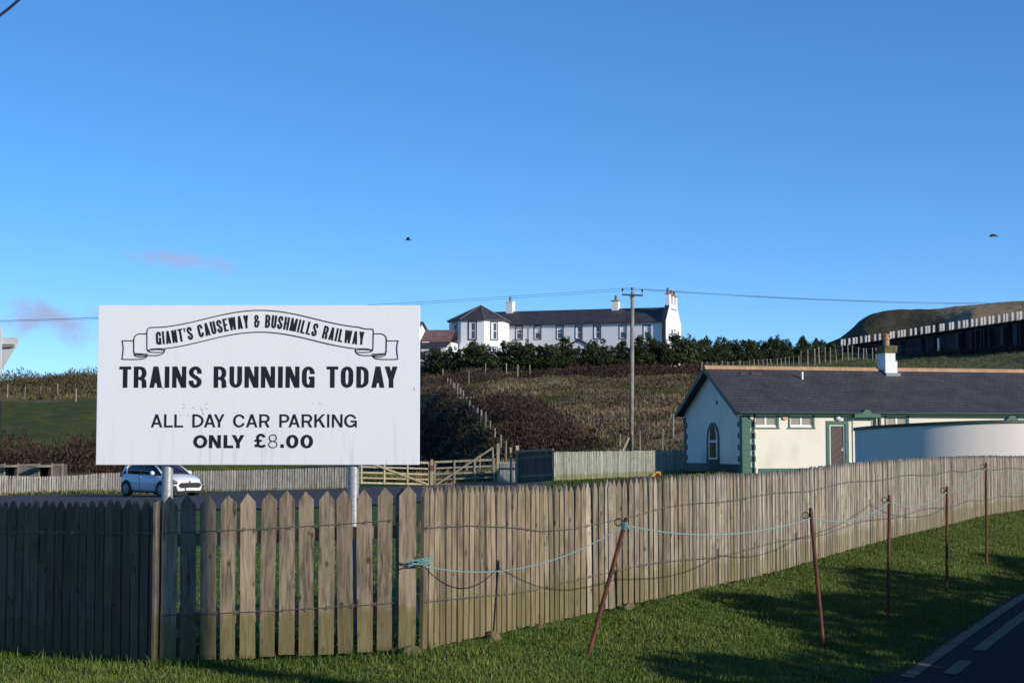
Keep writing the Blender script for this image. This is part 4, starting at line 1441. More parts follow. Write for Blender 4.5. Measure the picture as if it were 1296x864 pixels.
gl_ = MB().loft([cab(x, *a) for x, a in ((-1.90, (.62, .96, .58, 1.05, .01)), (-1.62, (.76, .96, .54, 1.36, .01)), (-1.2, (.79, .96, .56, 1.425, .02)), (-.3, (.81, .94, .585, 1.46, .02)), (.25, (.81, .93, .575, 1.42, .02)), (.7, (.80, .92, .62, 1.19, .03)), (1.12, (.76, .90, .66, .96, .05)))])
part("glazing", gl_, M_cglass, car, True)
rf = MB().loft([[Vector((x, y, z + dz)) for y, dz in ((-w, -.055), (-w * .88, .012), (-w * .4, .034), (w * .4, .034), (w * .88, .012), (w, -.055), (w * .5, -.03), (-w * .5, -.03))] for x, w, z in ((-1.66, .56, 1.36), (-1.2, .578, 1.425), (-.3, .602, 1.46), (.27, .592, 1.42))])
part("roof", rf, M_car, car, True)
for s in (-1, 1):
    part("windscreen_pillar", MB().tube([(1.16, s * .735, .93), (.72, s * .655, 1.19), (.26, s * .59, 1.41)], [.045, .035, .035], 6), M_car, car, True)
    part("door_pillar", MB().tube([(-.28, s * .815, .94), (-.32, s * .70, 1.2), (-.36, s * .60, 1.43)], .022, 6), M_trim, car)
    part("rear_pillar", MB().loft([[Vector((x, s * (y + o), z)) for x, y, o in q] for z, q in ((.95, ((-1.25, .80, .015), (-1.88, .66, .015), (-1.88, .6, -.03), (-1.25, .76, -.03))), (1.22, ((-1.45, .675, .02), (-1.74, .585, .02), (-1.74, .55, -.03), (-1.45, .63, -.03))), (1.39, ((-1.42, .575, .025), (-1.62, .555, .02), (-1.62, .5, -.03), (-1.42, .54, -.03))))]), M_car, car)
    mir = part("mirror", MB().lathe([(.03, -.09), (.085, -.07), (.10, 0), (.085, .07), (.03, .09)], (0, 0, 0), 10), M_car, car, True, loc=(.72, s * 0.96, 1.0), rot=(R(90), 0, 0))
    part("mirror_stalk", MB().bar((.74, s * .82, .93), (.73, s * .92, .97), .05, .04), M_trim, car)
    part("headlight", MB().loft([[Vector((x + .03, s * (y + .022), z + .004)) for x, y, z in q] for q in (
        ((1.50, .868, .775), (1.52, .862, .82), (1.50, .85, .80), (1.48, .86, .78)),
        ((1.72, .845, .665), (1.70, .80, .80), (1.62, .70, .74), (1.66, .80, .66)),
        ((1.93, .745, .60), (1.86, .68, .735), (1.78, .6, .68), (1.84, .68, .58)),
        ((2.005, .60, .585), (1.965, .57, .655), (1.90, .5, .62), (1.93, .56, .57)))]), M_lamp, car, True)
    part("headlight_surround", MB().tube([(1.57, s * .895, .795), (1.76, s * .878, .664), (1.96, s * .78, .595), (2.05, s * .62, .578)], .016, 5), M_trim, car)
    part("fog_lamp_recess", MB().loft([[Vector((x + .03, s * (y + .02), z)) for x, y, z in q] for q in (
        ((1.945, .765, .50), (2.0, .66, .47), (1.99, .655, .44), (1.94, .77, .44)), ((1.955, .755, .30), (2.035, .60, .27), (2.02, .6, .25), (1.94, .76, .26)))]), M_trim, car)
    part("rear_light", MB().loft([[Vector((x, s * y, z)) for x, y, z in q] for q in (
        ((-1.93, .735, .80), (-1.75, .825, .80), (-1.75, .80, .80), (-1.9, .7, .80)), ((-1.92, .705, 1.02), (-1.72, .79, 1.02), (-1.72, .76, 1.02), (-1.9, .67, 1.02)))]), M_redl, car)
    part("door_handle", MB().box(-.42, -.22, s * .868 - .012, s * .868 + .012, .80, .835), M_car, car)
    part("door_seam", MB().box(-.305, -.297, s * .866 - .006, s * .866 + .006, .26, .92), M_trim, car)
    part("door_seam", MB().box(.785, .793, s * .868 - .006, s * .868 + .006, .30, .90), M_trim, car)
    part("sill", MB().box(-.95, .88, s * .84 - .03, s * .84 + .03, .165, .235), M_trim, car)
    for x in (-1.27, 1.22):
        part("wheel_arch", MB().lathe([(.36, -.012), (.36, .012)], (x, s * .858, .335), 24, 'y'), M_trim, car)
        w = part("wheel", MB().lathe([(.20, -.10), (.295, -.10), (.31, -.06), (.31, .06), (.295, .10), (.20, .10)], (0, 0, 0), 28, 'y'), M_tyre, car, True, loc=(x, s * .775, .31))
        mb = MB().lathe([(.215, .02), (.215, .04)], (0, 0, 0), 20, 'y')
        part("rim_well", mb, M_trim, w, loc=(0, s * .055, 0))
        mb = MB()
        for kk in range(10):
            a = 2 * math.pi * kk / 10
            mb.bar((.03 * math.cos(a), s * .105, .03 * math.sin(a)), (.20 * math.cos(a), s * .100, .20 * math.sin(a)), .035, .018, (-math.sin(a), 0, math.cos(a)))
        mb.tube([(.205 * math.cos(b), s * .10, .205 * math.sin(b)) for b in np.linspace(0, 2 * math.pi, 25)], .014, 5, False)
        part("rim", mb, M_rim, w)
mb = MB().prism([(-.54, .48), (-.46, .40), (.46, .40), (.54, .48), (.56, .53), (.44, .605), (-.44, .605), (-.56, .53)], -.05, .0)
g = part("grille", mb, M_trim, car, loc=(2.055, 0, 0), rot=(0, 0, R(90)))
part("grille_slat", MB().box(-.44, .44, -.058, -.048, .49, .50), M_iron, g)
part("grille_slat", MB().box(-.44, .44, -.058, -.048, .53, .54), M_iron, g)
part("badge", MB().lathe([(.035, -.01), (.035, .01)], (2.05, 0, .645), 14, 'x'), mat("dark_blue", (0.01, 0.02, 0.08), rough=.3), car)
pl_ = part("number_plate", MB().box(2.075, 2.09, -.26, .26, .285, .395), mat("plate_white", (0.75, 0.75, 0.74), rough=.4), car)
part("blue_band", MB().box(2.0905, 2.092, -.26, -.215, .286, .394), mat("plate_blue", (0.02, 0.08, 0.35), rough=.4), pl_)
part("lower_intake", MB().prism([(-.52, .20), (.52, .20), (.47, .27), (-.47, .27)], -.04, .0), M_trim, car, loc=(2.05, 0, 0), rot=(0, 0, R(90)))
part("windscreen_cowl", MB().tube([(1.19, -.7, .935), (1.27, -.35, .97), (1.29, 0, .98), (1.27, .35, .97), (1.19, .7, .935)], .022, 5), M_trim, car)
part("permit", MB().box(.9, 1.0, -.52, -.42, 1.055, 1.06), mat("paper", (0.5, 0.55, 0.6)), car, rot=(0, 0, 0))

# ------------------------------------------------------------------ electricity pole and its lines
ep_b, ep_t = at(798.5, 575, 90), at(800.5, 369, 90)
gz_ = gz(ep_b.x, ep_b.y)
ep = thing("electricity_pole", "tall weathered wooden electricity pole with a crossarm and three insulators", "pole", (ep_b.x, ep_b.y, gz_ - .3))
H = ep_t.z - gz_ + .3
dx = ep_t.x - ep_b.x
part("pole", MB().tube([(0, 0, 0), (dx * .5, 0, H * .5), (dx, 0, H)], [.145, .125, .10], 12), M_post, ep, True)
za = at(800, 373.5, 90).z - gz_ + .3
arm_a, arm_b = Vector((-.60 + dx, -.14, za + .02)), Vector((.58 + dx, -.14, za - .03))
M_arm = mat("dark_steel_arm", (0.045, 0.05, 0.06), rough=.6)
part("crossarm", MB().bar(arm_a, arm_b, .095, .08), M_arm, ep)
part("arm_brace", MB().bar(arm_a.lerp(arm_b, .34), Vector((dx - .05, -.1, za - .42)), .035, .02), M_arm, ep)
M_ins = mat("brown_porcelain", (0.03, 0.02, 0.025), rough=.25)
insul = []
for q in (arm_a.lerp(arm_b, .02), Vector((dx - .03, 0, H - .05)), arm_a.lerp(arm_b, .97)):
    top = q.z + .29 if q.y else H + .16
    part("insulator_pin", MB().tube([q, (q.x, q.y, top)], .013, 6), M_arm, ep)
    part("insulator", MB().lathe([(.03, -.08), (.06, -.05), (.062, -.01), (.045, .0), (.055, .04), (.035, .075)], (q.x, q.y, top), 10), M_ins, ep, True)
    insul.append(Vector((q.x, q.y, top + .06)) + ep.location)
part("sign_plate", MB().box(dx - .11, dx - .0, -.15, -.145, 1.6, 1.75), mat("yellow_tag", (0.5, 0.4, 0.1)), ep)
wl_ = thing("power_line", "thin dark overhead wires strung from the wooden pole across the sky", "power line", insul[1])
far_r, far_l = at(1500, 381, 96), at(-330, 412, 97)
for i, q in enumerate(insul):
    o = (i - 1) * Vector((.0, .55, 0.0))
    for e, sag in ((far_r + o, .45), (far_l + o, .45)):
        part("wire", MB().tube([q.lerp(e, t) - Vector((0, 0, sag * 4 * t * (1 - t))) - insul[1] for t in np.linspace(0, 1, 25)], .0075, 4), M_arm, wl_)
# its strut-stay behind the fence
sa_, sb_ = at(778, 569, 85), at(796, 554, 89.5)
st = thing("timber_strut", "slanting pale timber strut against the foot of the electricity pole", "strut", (sa_.x, sa_.y, gz(sa_.x, sa_.y)))
part("strut", MB().bar((0, 0, 0), sb_ - st.location, .10, .07), M_field, st)

# black cable across the top left corner
c0, c1 = at(-80, 70, 9.0), at(60, -34, 11.0)
cb = thing("cable", "thick black cable cutting the top left corner of the sky", "cable", c0)
part("cable", MB().tube([c0.lerp(c1, t) - c0 - Vector((0, 0, .05 * 4 * t * (1 - t))) for t in np.linspace(-.6, 1.6, 12)], .0105, 6), M_black, cb)


# ------------------------------------------------------------------ two birds
def bird(px, py, d, label, wing, s, roll, yaw=200):
    p = at(px, py, d)
    t = thing("bird", label, "bird", p, R(200), "birds in the sky")
    M_b = bird.m
    part("body", MB().lathe([(.005, -.20), (.035, -.15), (.06, -.05), (.06, .05), (.035, .12), (.03, .16), (.012, .21)], (0, 0, 0), 8, 'x'), M_b, t, True)
    part("tail", MB().loft([[Vector((x, y, z)) for x, y, z in q] for q in (((-.15, -.02, -.008), (-.15, .02, -.008), (-.15, .02, .008), (-.15, -.02, .008)), ((-.30, -.06, -.004), (-.30, .06, -.004), (-.30, .06, .004), (-.30, -.06, .004)))]), M_b, t)
    for sd in (-1, 1):
        q = []
        for y, x0, x1, z in ((.04, .10, -.10, .02), (.22, .13, -.07, wing * .16), (.42, .06, -.09, wing * .22), (.52, -.03, -.08, wing * .22)):
            q.append([Vector((x0, sd * y, z + .008)), Vector((x1, sd * y, z + .004)), Vector((x1, sd * y, z - .004)), Vector((x0, sd * y, z - .008))])
        part("wing", MB().loft(q), M_b, t)
    t.scale = (s, s, s); t.rotation_euler = (R(roll), R(-3), R(yaw))


bird.m = mat("dark_feathers", (0.035, 0.035, 0.04), rough=.8)
bird(516.5, 303.5, 130, "dark bird in the sky above the white hotel", .35, 1.15, 6, 184)
bird(1257.5, 297.5, 120, "dark bird high in the sky at the right", -.4, 1.4, -8, 190)

# ------------------------------------------------------------------ facades
class Facade:
    """a wall plane with its own axes: X along the wall, Z up, -Y towards the viewer"""

    def __init__(self, C, ang):
        self.C, self.a = Vector(C), ang
        self.c, self.s = math.cos(ang), math.sin(ang)

    def xz(self, px, py, y=0.0):
        r = ray(px, 432 if py is None else py)
        ox, oy = self.C.x - self.s * y, self.C.y + self.c * y
        t = r.x / r.y
        X = (t * oy - ox) / (self.c - t * self.s)
        d = oy + X * self.s
        return X, EYE + r.z / r.y * d - self.C.z


def wall_open(x0, x1, z0, z1, holes, y=0.0, depth=0.12):
    """a flat wall with rectangular openings, reveals going depth back"""
    xs = sorted({x0, x1, *[v for h in holes for v in h[:2]]}); zs = sorted({z0, z1, *[v for h in holes for v in h[2:]]})
    mb = MB()
    for i in range(len(xs) - 1):
        for j in range(len(zs) - 1):
            cx, cz = (xs[i] + xs[i + 1]) / 2, (zs[j] + zs[j + 1]) / 2
            if any(h[0] < cx < h[1] and h[2] < cz < h[3] for h in holes): continue
            mb.poly([(xs[i], y, zs[j]), (xs[i + 1], y, zs[j]), (xs[i + 1], y, zs[j + 1]), (xs[i], y, zs[j + 1])])
    for a, b, c, d in holes:
        for p, q in (((a, c), (a, d)), ((a, d), (b, d)), ((b, d), (b, c)), ((b, c), (a, c))):
            mb.poly([(p[0], y, p[1]), (q[0], y, q[1]), (q[0], y + depth, q[1]), (p[0], y + depth, p[1])])
    return mb


def frame_mb(x0, x1, z0, z1, w, y0, y1):
    mb = MB()
    mb.box(x0, x0 + w, y0, y1, z0, z1); mb.box(x1 - w, x1, y0, y1, z0, z1)
    mb.box(x0 + w, x1 - w, y0, y1, z0, z0 + w); mb.box(x0 + w, x1 - w, y0, y1, z1 - w, z1)
    return mb


# ------------------------------------------------------------------ the station building
M_cream = mat("cream_render", (0.78, 0.71, 0.60), (0.66, 0.60, 0.50), rough=.9, scale=1.3, lo=.5, hi=.8, bump=.05, stretch=(1, 1, .45), detail=7)
M_white_r = mat("white_render", (0.78, 0.77, 0.74), (0.66, 0.66, 0.64), rough=.9, scale=1.2, lo=.5, hi=.75)
M_green = mat("green_paint", (0.030, 0.105, 0.072), (0.040, 0.125, 0.085), rough=.55, scale=3)
M_dgreen = mat("dark_green_trim", (0.018, 0.045, 0.036), rough=.5)
M_slate = tiles_mat("slate_roof", (0.054, 0.049, 0.054), (0.070, 0.063, 0.068), (0.028, 0.026, 0.028), 0.30, 0.125, 1.0)
M_upvc = mat("white_frame", (0.80, 0.80, 0.79), rough=.4)
M_pane = glass_mat("obscured_pane", (0.30, 0.27, 0.22), 0.25)
M_darkpane = glass_mat("dark_pane", (0.03, 0.035, 0.042), 0.06)
M_terra = mat("terracotta", (0.52, 0.33, 0.19), (0.42, 0.24, 0.13), rough=.85, scale=7, rnd=.12)

SA = R(14)
C = at(940.5, 598, 71.0); C.z = gz(C.x, C.y)
SF_ = Facade(C, SA)
Wd, Ln = 7.5, 19.5
EV = SF_.xz(941, 521.9)[1]                      # height of the wall head
BZ = C.z
st_ = thing("station_building", "long cream station building with dark slate roof, green trim and quoins", "building", C, SA)
RZ = 5.02 - BZ + .0
# openings read from the picture
def opn(px0, px1, py0, py1):
    x0, z1 = SF_.xz(px0, py0); x1, z0 = SF_.xz(px1, py1)
    return x0, x1, z0, z1
win = [opn(955.0, 983.0, 525.0, 539.0), opn(999.5, 1028.2, 525.3, 539.0), opn(1121.5, 1148.0, 526.0, 540.5), opn(1277.5, 1285.5, 526, 540)]
door = opn(1049.5, 1070.3, 536.8, 592); door = (door[0], door[1], 0.02, door[3])
WT = EV + .12
front = wall_open(0, Ln, 0, WT, win + [door])
front.poly([(Ln, 0, 0), (Ln, Wd, 0), (Ln, Wd, WT), (Ln, Wd / 2, RZ - .12), (Ln, 0, WT)])
front.poly([(0, Wd, 0), (Ln, Wd, 0), (Ln, Wd, WT), (0, Wd, WT)])
part("wall", front, M_cream, st_)
part("gable_wall", MB().poly([(0, 0, 0), (0, Wd, 0), (0, Wd, WT), (0, Wd / 2, RZ - .12), (0, 0, WT)]), M_cream, st_)
# roof
ov, gov = 0.32, 0.38
sl = (RZ - EV) / (Wd / 2 + ov)
ez = EV
for s in (0, 1):
    y0, y1 = (-ov, Wd / 2) if s == 0 else (Wd + ov, Wd / 2)
    mb = MB()
    pts = [(-gov, y0, ez), (Ln + .3, y0, ez), (Ln + .3, y1, RZ + .02), (-gov, y1, RZ + .02)]
    mb.poly(pts); mb.poly([(a, b, c - .07) for a, b, c in pts])
    for i in range(4):
        a, b = pts[i], pts[(i + 1) % 4]
        mb.poly([a, b, (b[0], b[1], b[2] - .07), (a[0], a[1], a[2] - .07)])
    part("roof_slope", mb, M_slate, st_)
    part("barge_board", MB().bar((-gov - .02, y0, ez - .10), (-gov - .02, y1, RZ - .08), .20, .045, (0, 0, 1)), M_dgreen, st_)
part("fascia", MB().box(-.30, Ln + .2, -ov + .03, -ov + .06, EV - .105, EV - .02), M_green, st_)
part("gutter", MB().tube([(-.3, -ov - .03, ez - .01), (Ln + .2, -ov - .03, ez - .01)], .055, 8), M_dgreen, st_)
part("soffit", MB().box(-gov + .05, Ln + .2, -ov + .07, -.002, ez - .09, ez - .07), M_green, st_)
part("plinth", MB().box(0.75, door[0] - .10, -.035, 0, 0, SF_.xz(960, 592.5)[1]), M_green, st_)
part("gable_plinth", MB().box(-.035, 0, .35, Wd - .35, 0, .40), M_dgreen, st_)
# quoins, one block at a time
nq = 10
qh = (EV - .12) / nq
qm_l = MB().box(-.045, .60, -.045, .52, .004, qh - .004).mesh("quoin")
qm_s = MB().box(-.045, .36, -.045, .30, .004, qh - .004).mesh("quoin")
qw = MB().box(.365, .60, -.03, 0, .02, qh - .02).mesh("pale_quoin")
for i in range(nq):
    link("quoin", qm_l if i % 2 == 0 else qm_s, M_green, st_, (0, 0, i * qh))
    if i % 2:
        link("pale_quoin", qw, M_cream, st_, (0, 0, i * qh))
    mm_ = MB().box(-.045, .3, -.40 if i % 2 == 0 else -.22, .045, .004, qh - .004).mesh("quoin")
    link("quoin", mm_, M_dgreen, st_, (0, Wd, i * qh))
# windows
for i, (a, b, c, d) in enumerate(win):
    sur = part("window_surround", MB().box(a - .07, a, -.03, .0, c - .07, d + .02).box(b, b + .10, -.03, 0, c - .07, d + .02).box(a - .12, b + .14, -.05, 0, c - .12, c - .0705), M_green, st_)
    w = part("window", frame_mb(a + .002, b - .002, c + .002, d - .002, .055, .03, .08), M_upvc, st_)
    if b - a > .5:
        mid = (a + b) / 2
        part("mullion", MB().box(mid - .045, mid + .045, .028, .078, c + .06, d - .06), M_upvc, w)
    part("pane", MB().box(a + .05, b - .05, .055, .065, c + .05, d - .05), M_pane if i < 3 else mat("brown_vent", (0.12, 0.07, 0.05)), w)
a, b, c, d = win[1]
# door
a, b, c, d = door
dr = part("door", MB().box(a + .07, b - .07, .07, .11, c, d - .06), mat("brown_door", (0.055, 0.030, 0.025), (0.04, 0.022, 0.018), rough=.5, scale=5, stretch=(1, 1, .3)), st_)
for i in range(5):
    z = 0.35 + i * .34
    part("door_board", MB().bar((a + .13, .067, z), (b - .14, .067, z + .40), .045, .012), mat("door_moulding", (0.10, 0.055, 0.045), rough=.45) if i == 0 else bpy.data.materials["door_moulding"], dr)
part("door_handle", MB().box(b - .17, b - .13, .03, .07, 1.0, 1.12), M_upvc, dr)
part("door_frame", frame_mb(a + .002, b - .002, c - .1, d - .002, .065, .03, .12), M_upvc, st_)
part("door_surround", MB().box(a - .16, a, -.035, 0, 0, d + .16).box(b, b + .16, -.035, 0, 0, d + .16).box(a, b, -.035, 0, d, d + .16), M_green, st_)
# lamp, alarm box, downpipe, little porch gable
x, z = SF_.xz(1060, 528.5)
lm_ = part("bulkhead_lamp", MB().lathe([(.15, 0), (.15, -.05), (.10, -.11), (.03, -.13)], (x, 0, z), 16, 'y'), mat("lamp_globe", (0.62, 0.63, 0.66), rough=.2), st_, True)
part("lamp_rim", MB().tube([(x + .15 * math.cos(q), -.03, z + .15 * math.sin(q)) for q in np.linspace(0, 6.283, 19)], .016, 5, False), M_iron, lm_)
x, z = SF_.xz(993, 527.3)
part("alarm_box", MB().prism([(x - .13, z - .02), (x - .08, z - .13), (x + .08, z - .13), (x + .13, z - .02), (x + .10, z + .12), (x - .10, z + .12)], -.08, 0), mat("alarm_orange", (0.55, 0.32, 0.20), rough=.5), st_)
x, _ = SF_.xz(953.3, 560)
part("downpipe", MB().tube([(x, -ov - .02, ez - .05), (x, -ov, ez - .12), (x, -.10, EV - .30), (x, -.09, 0.02)], .035, 8), M_dgreen, st_)
x0, z0 = SF_.xz(1078, 527); x1, _ = SF_.xz(1107.5, 527); zt_ = SF_.xz(1092, 518.6)[1]
part("porch_gable", MB().prism([(x0 - .05, EV - .20), (x1 + .05, EV - .20), (x1 + .05, EV - .05), (x1 - .35, EV - .03), ((x0 + x1) / 2 + .1, zt_), ((x0 + x1) / 2 - .1, zt_), (x0 + .3, EV - .03), (x0 - .05, EV - .05)], -.42, -.11), M_green, st_)
part("porch_wall", MB().box(x0 + .02, x1 - .1, -.05, -.002, 0, EV - .205), M_cream, st_)
part("porch_post", MB().box(x1 + .06, x1 + .15, -.30, -.1, 0, EV - .105), M_dgreen, st_)
part("porch_glazing", MB().box(x1 - .22, x1 - .12, -.065, -.051, 1.1, EV - .3), M_pane, st_)
# gable window with a round head
FG = Facade(C, SA + R(90))                      # along the gable: X runs back from the corner
def gxz(px, py):
    X, Z = FG.xz(px, py); return X, Z
ga0, gz1 = gxz(909.5, 536.5); ga1, gz0 = gxz(896.0, 582.5)
wy0, wy1 = min(ga0, ga1), max(ga0, ga1); zb_, zt_ = gz0, gz1
cy, rr_ = (wy0 + wy1) / 2, (wy1 - wy0) / 2
out = [(wy0, zb_), (wy1, zb_)] + arc(cy, zt_ - rr_, rr_, rr_, 0, 180, 10)


def gable_poly(name, outline, xa, xb, m, parent):
    mb = MB(); k_ = len(outline)
    mb.v = [(xa, y, z) for y, z in outline] + [(xb, y, z) for y, z in outline]
    mb.f = [tuple(range(k_)), tuple(range(2 * k_ - 1, k_ - 1, -1))] + [(i, k_ + i, k_ + (i + 1) % k_, (i + 1) % k_) for i in range(k_)]
    return part(name, mb, m, parent)


big = [(wy0 - .10, zb_ - .12), (wy1 + .10, zb_ - .12)] + arc(cy, zt_ - rr_, rr_ + .10, rr_ + .10, 0, 180, 10)
sur = gable_poly("arched_surround", big, -.035, -.0, M_dgreen, st_)
aw = gable_poly("arched_window", [(cy + (y - cy) * .78 - .06, zb_ + .06 + (z - zb_) * .93) for y, z in out], -.045, -.034, M_upvc, st_)
gable_poly("pane", [(cy + (y - cy) * .60 - .05, zb_ + .98 + (z - zb_ - .9) * .84) for y, z in out[2:]] + [(cy - rr_ * .60 - .05, zb_ + .95), (cy + rr_ * .60 - .05, zb_ + .95)], -.050, -.044, M_darkpane, aw)
part("pane", MB().box(-.050, -.044, cy - rr_ * .60 - .05, cy + rr_ * .60 - .05, zb_ + .15, zb_ + .86), M_darkpane, aw)
vy, vz = gxz(907.5, 509)
part("air_brick", MB().box(-.02, 0, vy - .09, vy + .09, vz - .09, vz + .09), M_iron, st_)
# ridge tiles with their little crest
tm = MB().prism([(0, 0), (.285, 0), (.285, .085), (.24, .125), (.20, .085), (.142, .085), (.10, .125), (.06, .085), (0, .085)], -.055, .055)
tm.box(0, .285, -.13, -.0555, -.07, .03); tm.box(0, .285, .0555, .13, -.07, .03)
tme = tm.mesh("ridge_tile")
CHX = SF_.xz(1121.5, None, Wd / 2)[0]
for i in range(int((Ln + .6) / .29)):
    x = -gov + i * .29
    if CHX - .62 < x < CHX + .28: continue
    link("ridge_tile", tme, M_terra, st_, (x, Wd / 2, RZ + .02))
# chimney
zc = lambda py: EYE + (560 - py) / F * (C.y + CHX * math.sin(SA) + Wd / 2 * math.cos(SA)) - BZ
ct, cbm = zc(447), zc(474)
chm = part("chimney", MB().box(CHX - .27, CHX + .26, Wd / 2 - .42, Wd / 2 + .42, RZ - .9, ct).box(CHX + .2605, CHX + .37, Wd / 2 - .40, Wd / 2 + .40, RZ - .9, zc(457.5)), M_white_r, st_)
part("chimney_cap", MB().box(CHX - .33, CHX + .34, Wd / 2 - .47, Wd / 2 + .47, ct, ct + .16).box(CHX - .28, CHX + .40, Wd / 2 - .40, Wd / 2 + .42, ct + .16, ct + .36), mat("mossy_stone_cap", (0.16, 0.12, 0.05), (0.08, 0.07, 0.03), rough=.95, scale=7, bump=.4), chm)
part("chimney_pot", MB().lathe([(.15, 0), (.15, .30), (.19, .32), (.19, .38), (.14, .40), (.13, .50), (.18, .53), (.17, .58), (.10, .60)], (CHX - .05, Wd / 2 - .1, ct + .34), 12), M_terra, chm)
part("flashing", MB().box(CHX - .34, CHX + .42, Wd / 2 - .62, Wd / 2 - .42, RZ - .42, RZ - .16), mat("lead_grey", (0.22, 0.24, 0.24), rough=.6), chm)
x, _ = SF_.xz(1015.3, 483, Wd / 2 - 1.0); zz_ = RZ - 1.0 * sl
part("vent_pipe", MB().tube([(x, Wd / 2 - 1.0, zz_ - .1), (x, Wd / 2 - 1.0, zz_ + .36)], .055, 10), M_upvc, st_)
for k_ in (0, .55, .8):
    part("roof_vent", MB().box(1.2 + k_, 1.45 + k_, Wd / 2 - .62, Wd / 2 - .42, RZ - .34, RZ - .22), M_iron, st_)

# ------------------------------------------------------------------ round white wall in front of it
CD = 50.5
cc = at(1214, 560, CD)
Rw = 4.35 * CD / 67.5
g0 = gz(cc.x, cc.y) - .3
t = thing("curved_wall", "round white rendered wall with dark green coping in front of the station", "wall", (cc.x, cc.y, g0))
def top_h(a):    # a: angle; the coping climbs gently round to the right
    k_ = sstep(160, 290, a)
    return 1.90 + .21 * k_ - g0
mo, mc = MB(), MB()
angs = np.linspace(150, 385, 72)
inn = Rw - .2
for mb, z0f, z1f, ro, ri in ((mo, lambda a: 0, lambda a: top_h(a), Rw, inn), (mc, lambda a: top_h(a) - .02, lambda a: top_h(a) + .075, Rw + .05, inn - .05)):
    rings_ = []
    for a in angs:
        c_, s_ = math.cos(R(a)), math.sin(R(a))
        rings_.append([Vector((ro * c_, ro * s_, z0f(a))), Vector((ro * c_, ro * s_, z1f(a))), Vector((ri * c_, ri * s_, z1f(a))), Vector((ri * c_, ri * s_, z0f(a)))])
    mb.loft(rings_)
part("render_wall", mo, mat("white_wall_render", (0.72, 0.665, 0.60), (0.62, 0.575, 0.525), rough=.8, scale=.9, stretch=(1, 1, .3), detail=7), t, True)
em = t.children[0].modifiers.new("split", 'EDGE_SPLIT'); em.split_angle = R(40)
part("coping", mc, M_dgreen, t)
a = 282; c_, s_ = math.cos(R(a)), math.sin(R(a))
part("coping_gablet", MB().prism([(-.20, 0), (.20, 0), (.07, .12), (-.07, .12)], -.10, .10), M_green, t, loc=(Rw * c_ - .0, Rw * s_ + .05, top_h(a) + .07), rot=(0, 0, R(a + 90)))

# ------------------------------------------------------------------ the white hotel on the hill
M_hw = mat("hotel_white", (0.80, 0.80, 0.81), (0.74, 0.74, 0.76), rough=.85, scale=.7)
M_hs = tiles_mat("hotel_slate", (0.045, 0.042, 0.048), (0.058, 0.052, 0.056), (0.03, 0.028, 0.03), .5, .3)
M_hk = mat("black_trim", (0.025, 0.028, 0.04), rough=.5)
M_hp = glass_mat("hotel_pane", (0.05, 0.06, 0.08), .05)
M_pot = mat("buff_pot", (0.34, 0.26, 0.2), (0.2, 0.16, 0.13), rough=.9, scale=5)
A = at(640, 411.7, 203.0); B = at(838, 406.8, 196.6)
ha = math.atan2(B.y - A.y, B.x - A.x); hl = math.hypot(B.x - A.x, B.y - A.y)
hz0 = 9.2
HC = Vector((A.x, A.y, hz0))
HF = Facade(HC, ha)
hot = thing("hotel", "long white two-storey hotel with slate roof and octagonal end tower on the hill", "building", HC, ha)
ev = (A.z + B.z) / 2 - hz0
dep = 8.4
hr = ev + 2.15
holes, wpx = [], (657.0, 680.4, 708.6, 732.4, 755.8, 788.2, 818.6)
for i, px in enumerate(wpx):
    x, zt1 = HF.xz(px, 413.4 - i * .25); _, zb1 = HF.xz(px, 429.0 - i * .25)
    holes.append((x - .38, x + .38, zb1, zt1))
    if i != 3: holes.append((x - .38, x + .38, zb1 - 2.9, zt1 - 2.9))
fr_ = wall_open(-3, hl, 0, ev + .1, holes, 0, .15)
fr_.poly([(-3, dep, 0), (hl, dep, 0), (hl, dep, ev + .1), (-3, dep, ev + .1)])
part("wall", fr_, M_hw, hot)


def sash(parent, a, b, c, d, y=0.0):
    w = part("window", frame_mb(a, b, c, d, .075, y + .05, y + .11), M_upvc, parent)
    part("meeting_rail", MB().box(a + .076, b - .076, y + .045, y + .105, (c + d) / 2 - .04, (c + d) / 2 + .04), M_upvc, w)
    part("pane", MB().box(a + .06, b - .06, y + .08, y + .085, c + .06, d - .06), M_hp, w)
    part("surround", frame_mb(a - .13, b + .13, c - .13, d + .13, .13, y - .03, y - .002), M_hk, w)
    r = random.random()
    if r < .6:
        part("blind", MB().box(a + .08, b - .08, y + .070, y + .076, d - (d - c) * random.choice((.3, .45)), d - .07), M_hw, w)
    else:
        part("curtain", MB().box(a + .08, a + .26, y + .070, y + .076, c + .08, d - .08), M_hw, w)


for h in holes: sash(hot, *h)
# main roof
mb = MB()
pts = [(-4, -.25, ev - .02), (hl + .02, -.25, ev - .02), (hl + .02, dep / 2, hr), (-4, dep / 2, hr)]
mb.poly(pts); mb.poly([(-4, dep + .25, ev - .02), (hl, dep + .25, ev - .02), (hl, dep / 2, hr), (-4, dep / 2, hr)])
part("roof", mb, M_hs, hot)
part("gutter", MB().box(-1.0, hl - .0, -.34, -.22, ev - .10, ev - .0), M_hk, hot)
x, _ = HF.xz(669.8, 420)
part("downpipe", MB().tube([(x, -.06, 0), (x, -.06, ev - .1)], .04, 6), mat("pipe_grey", (0.45, 0.46, 0.5)), hot)
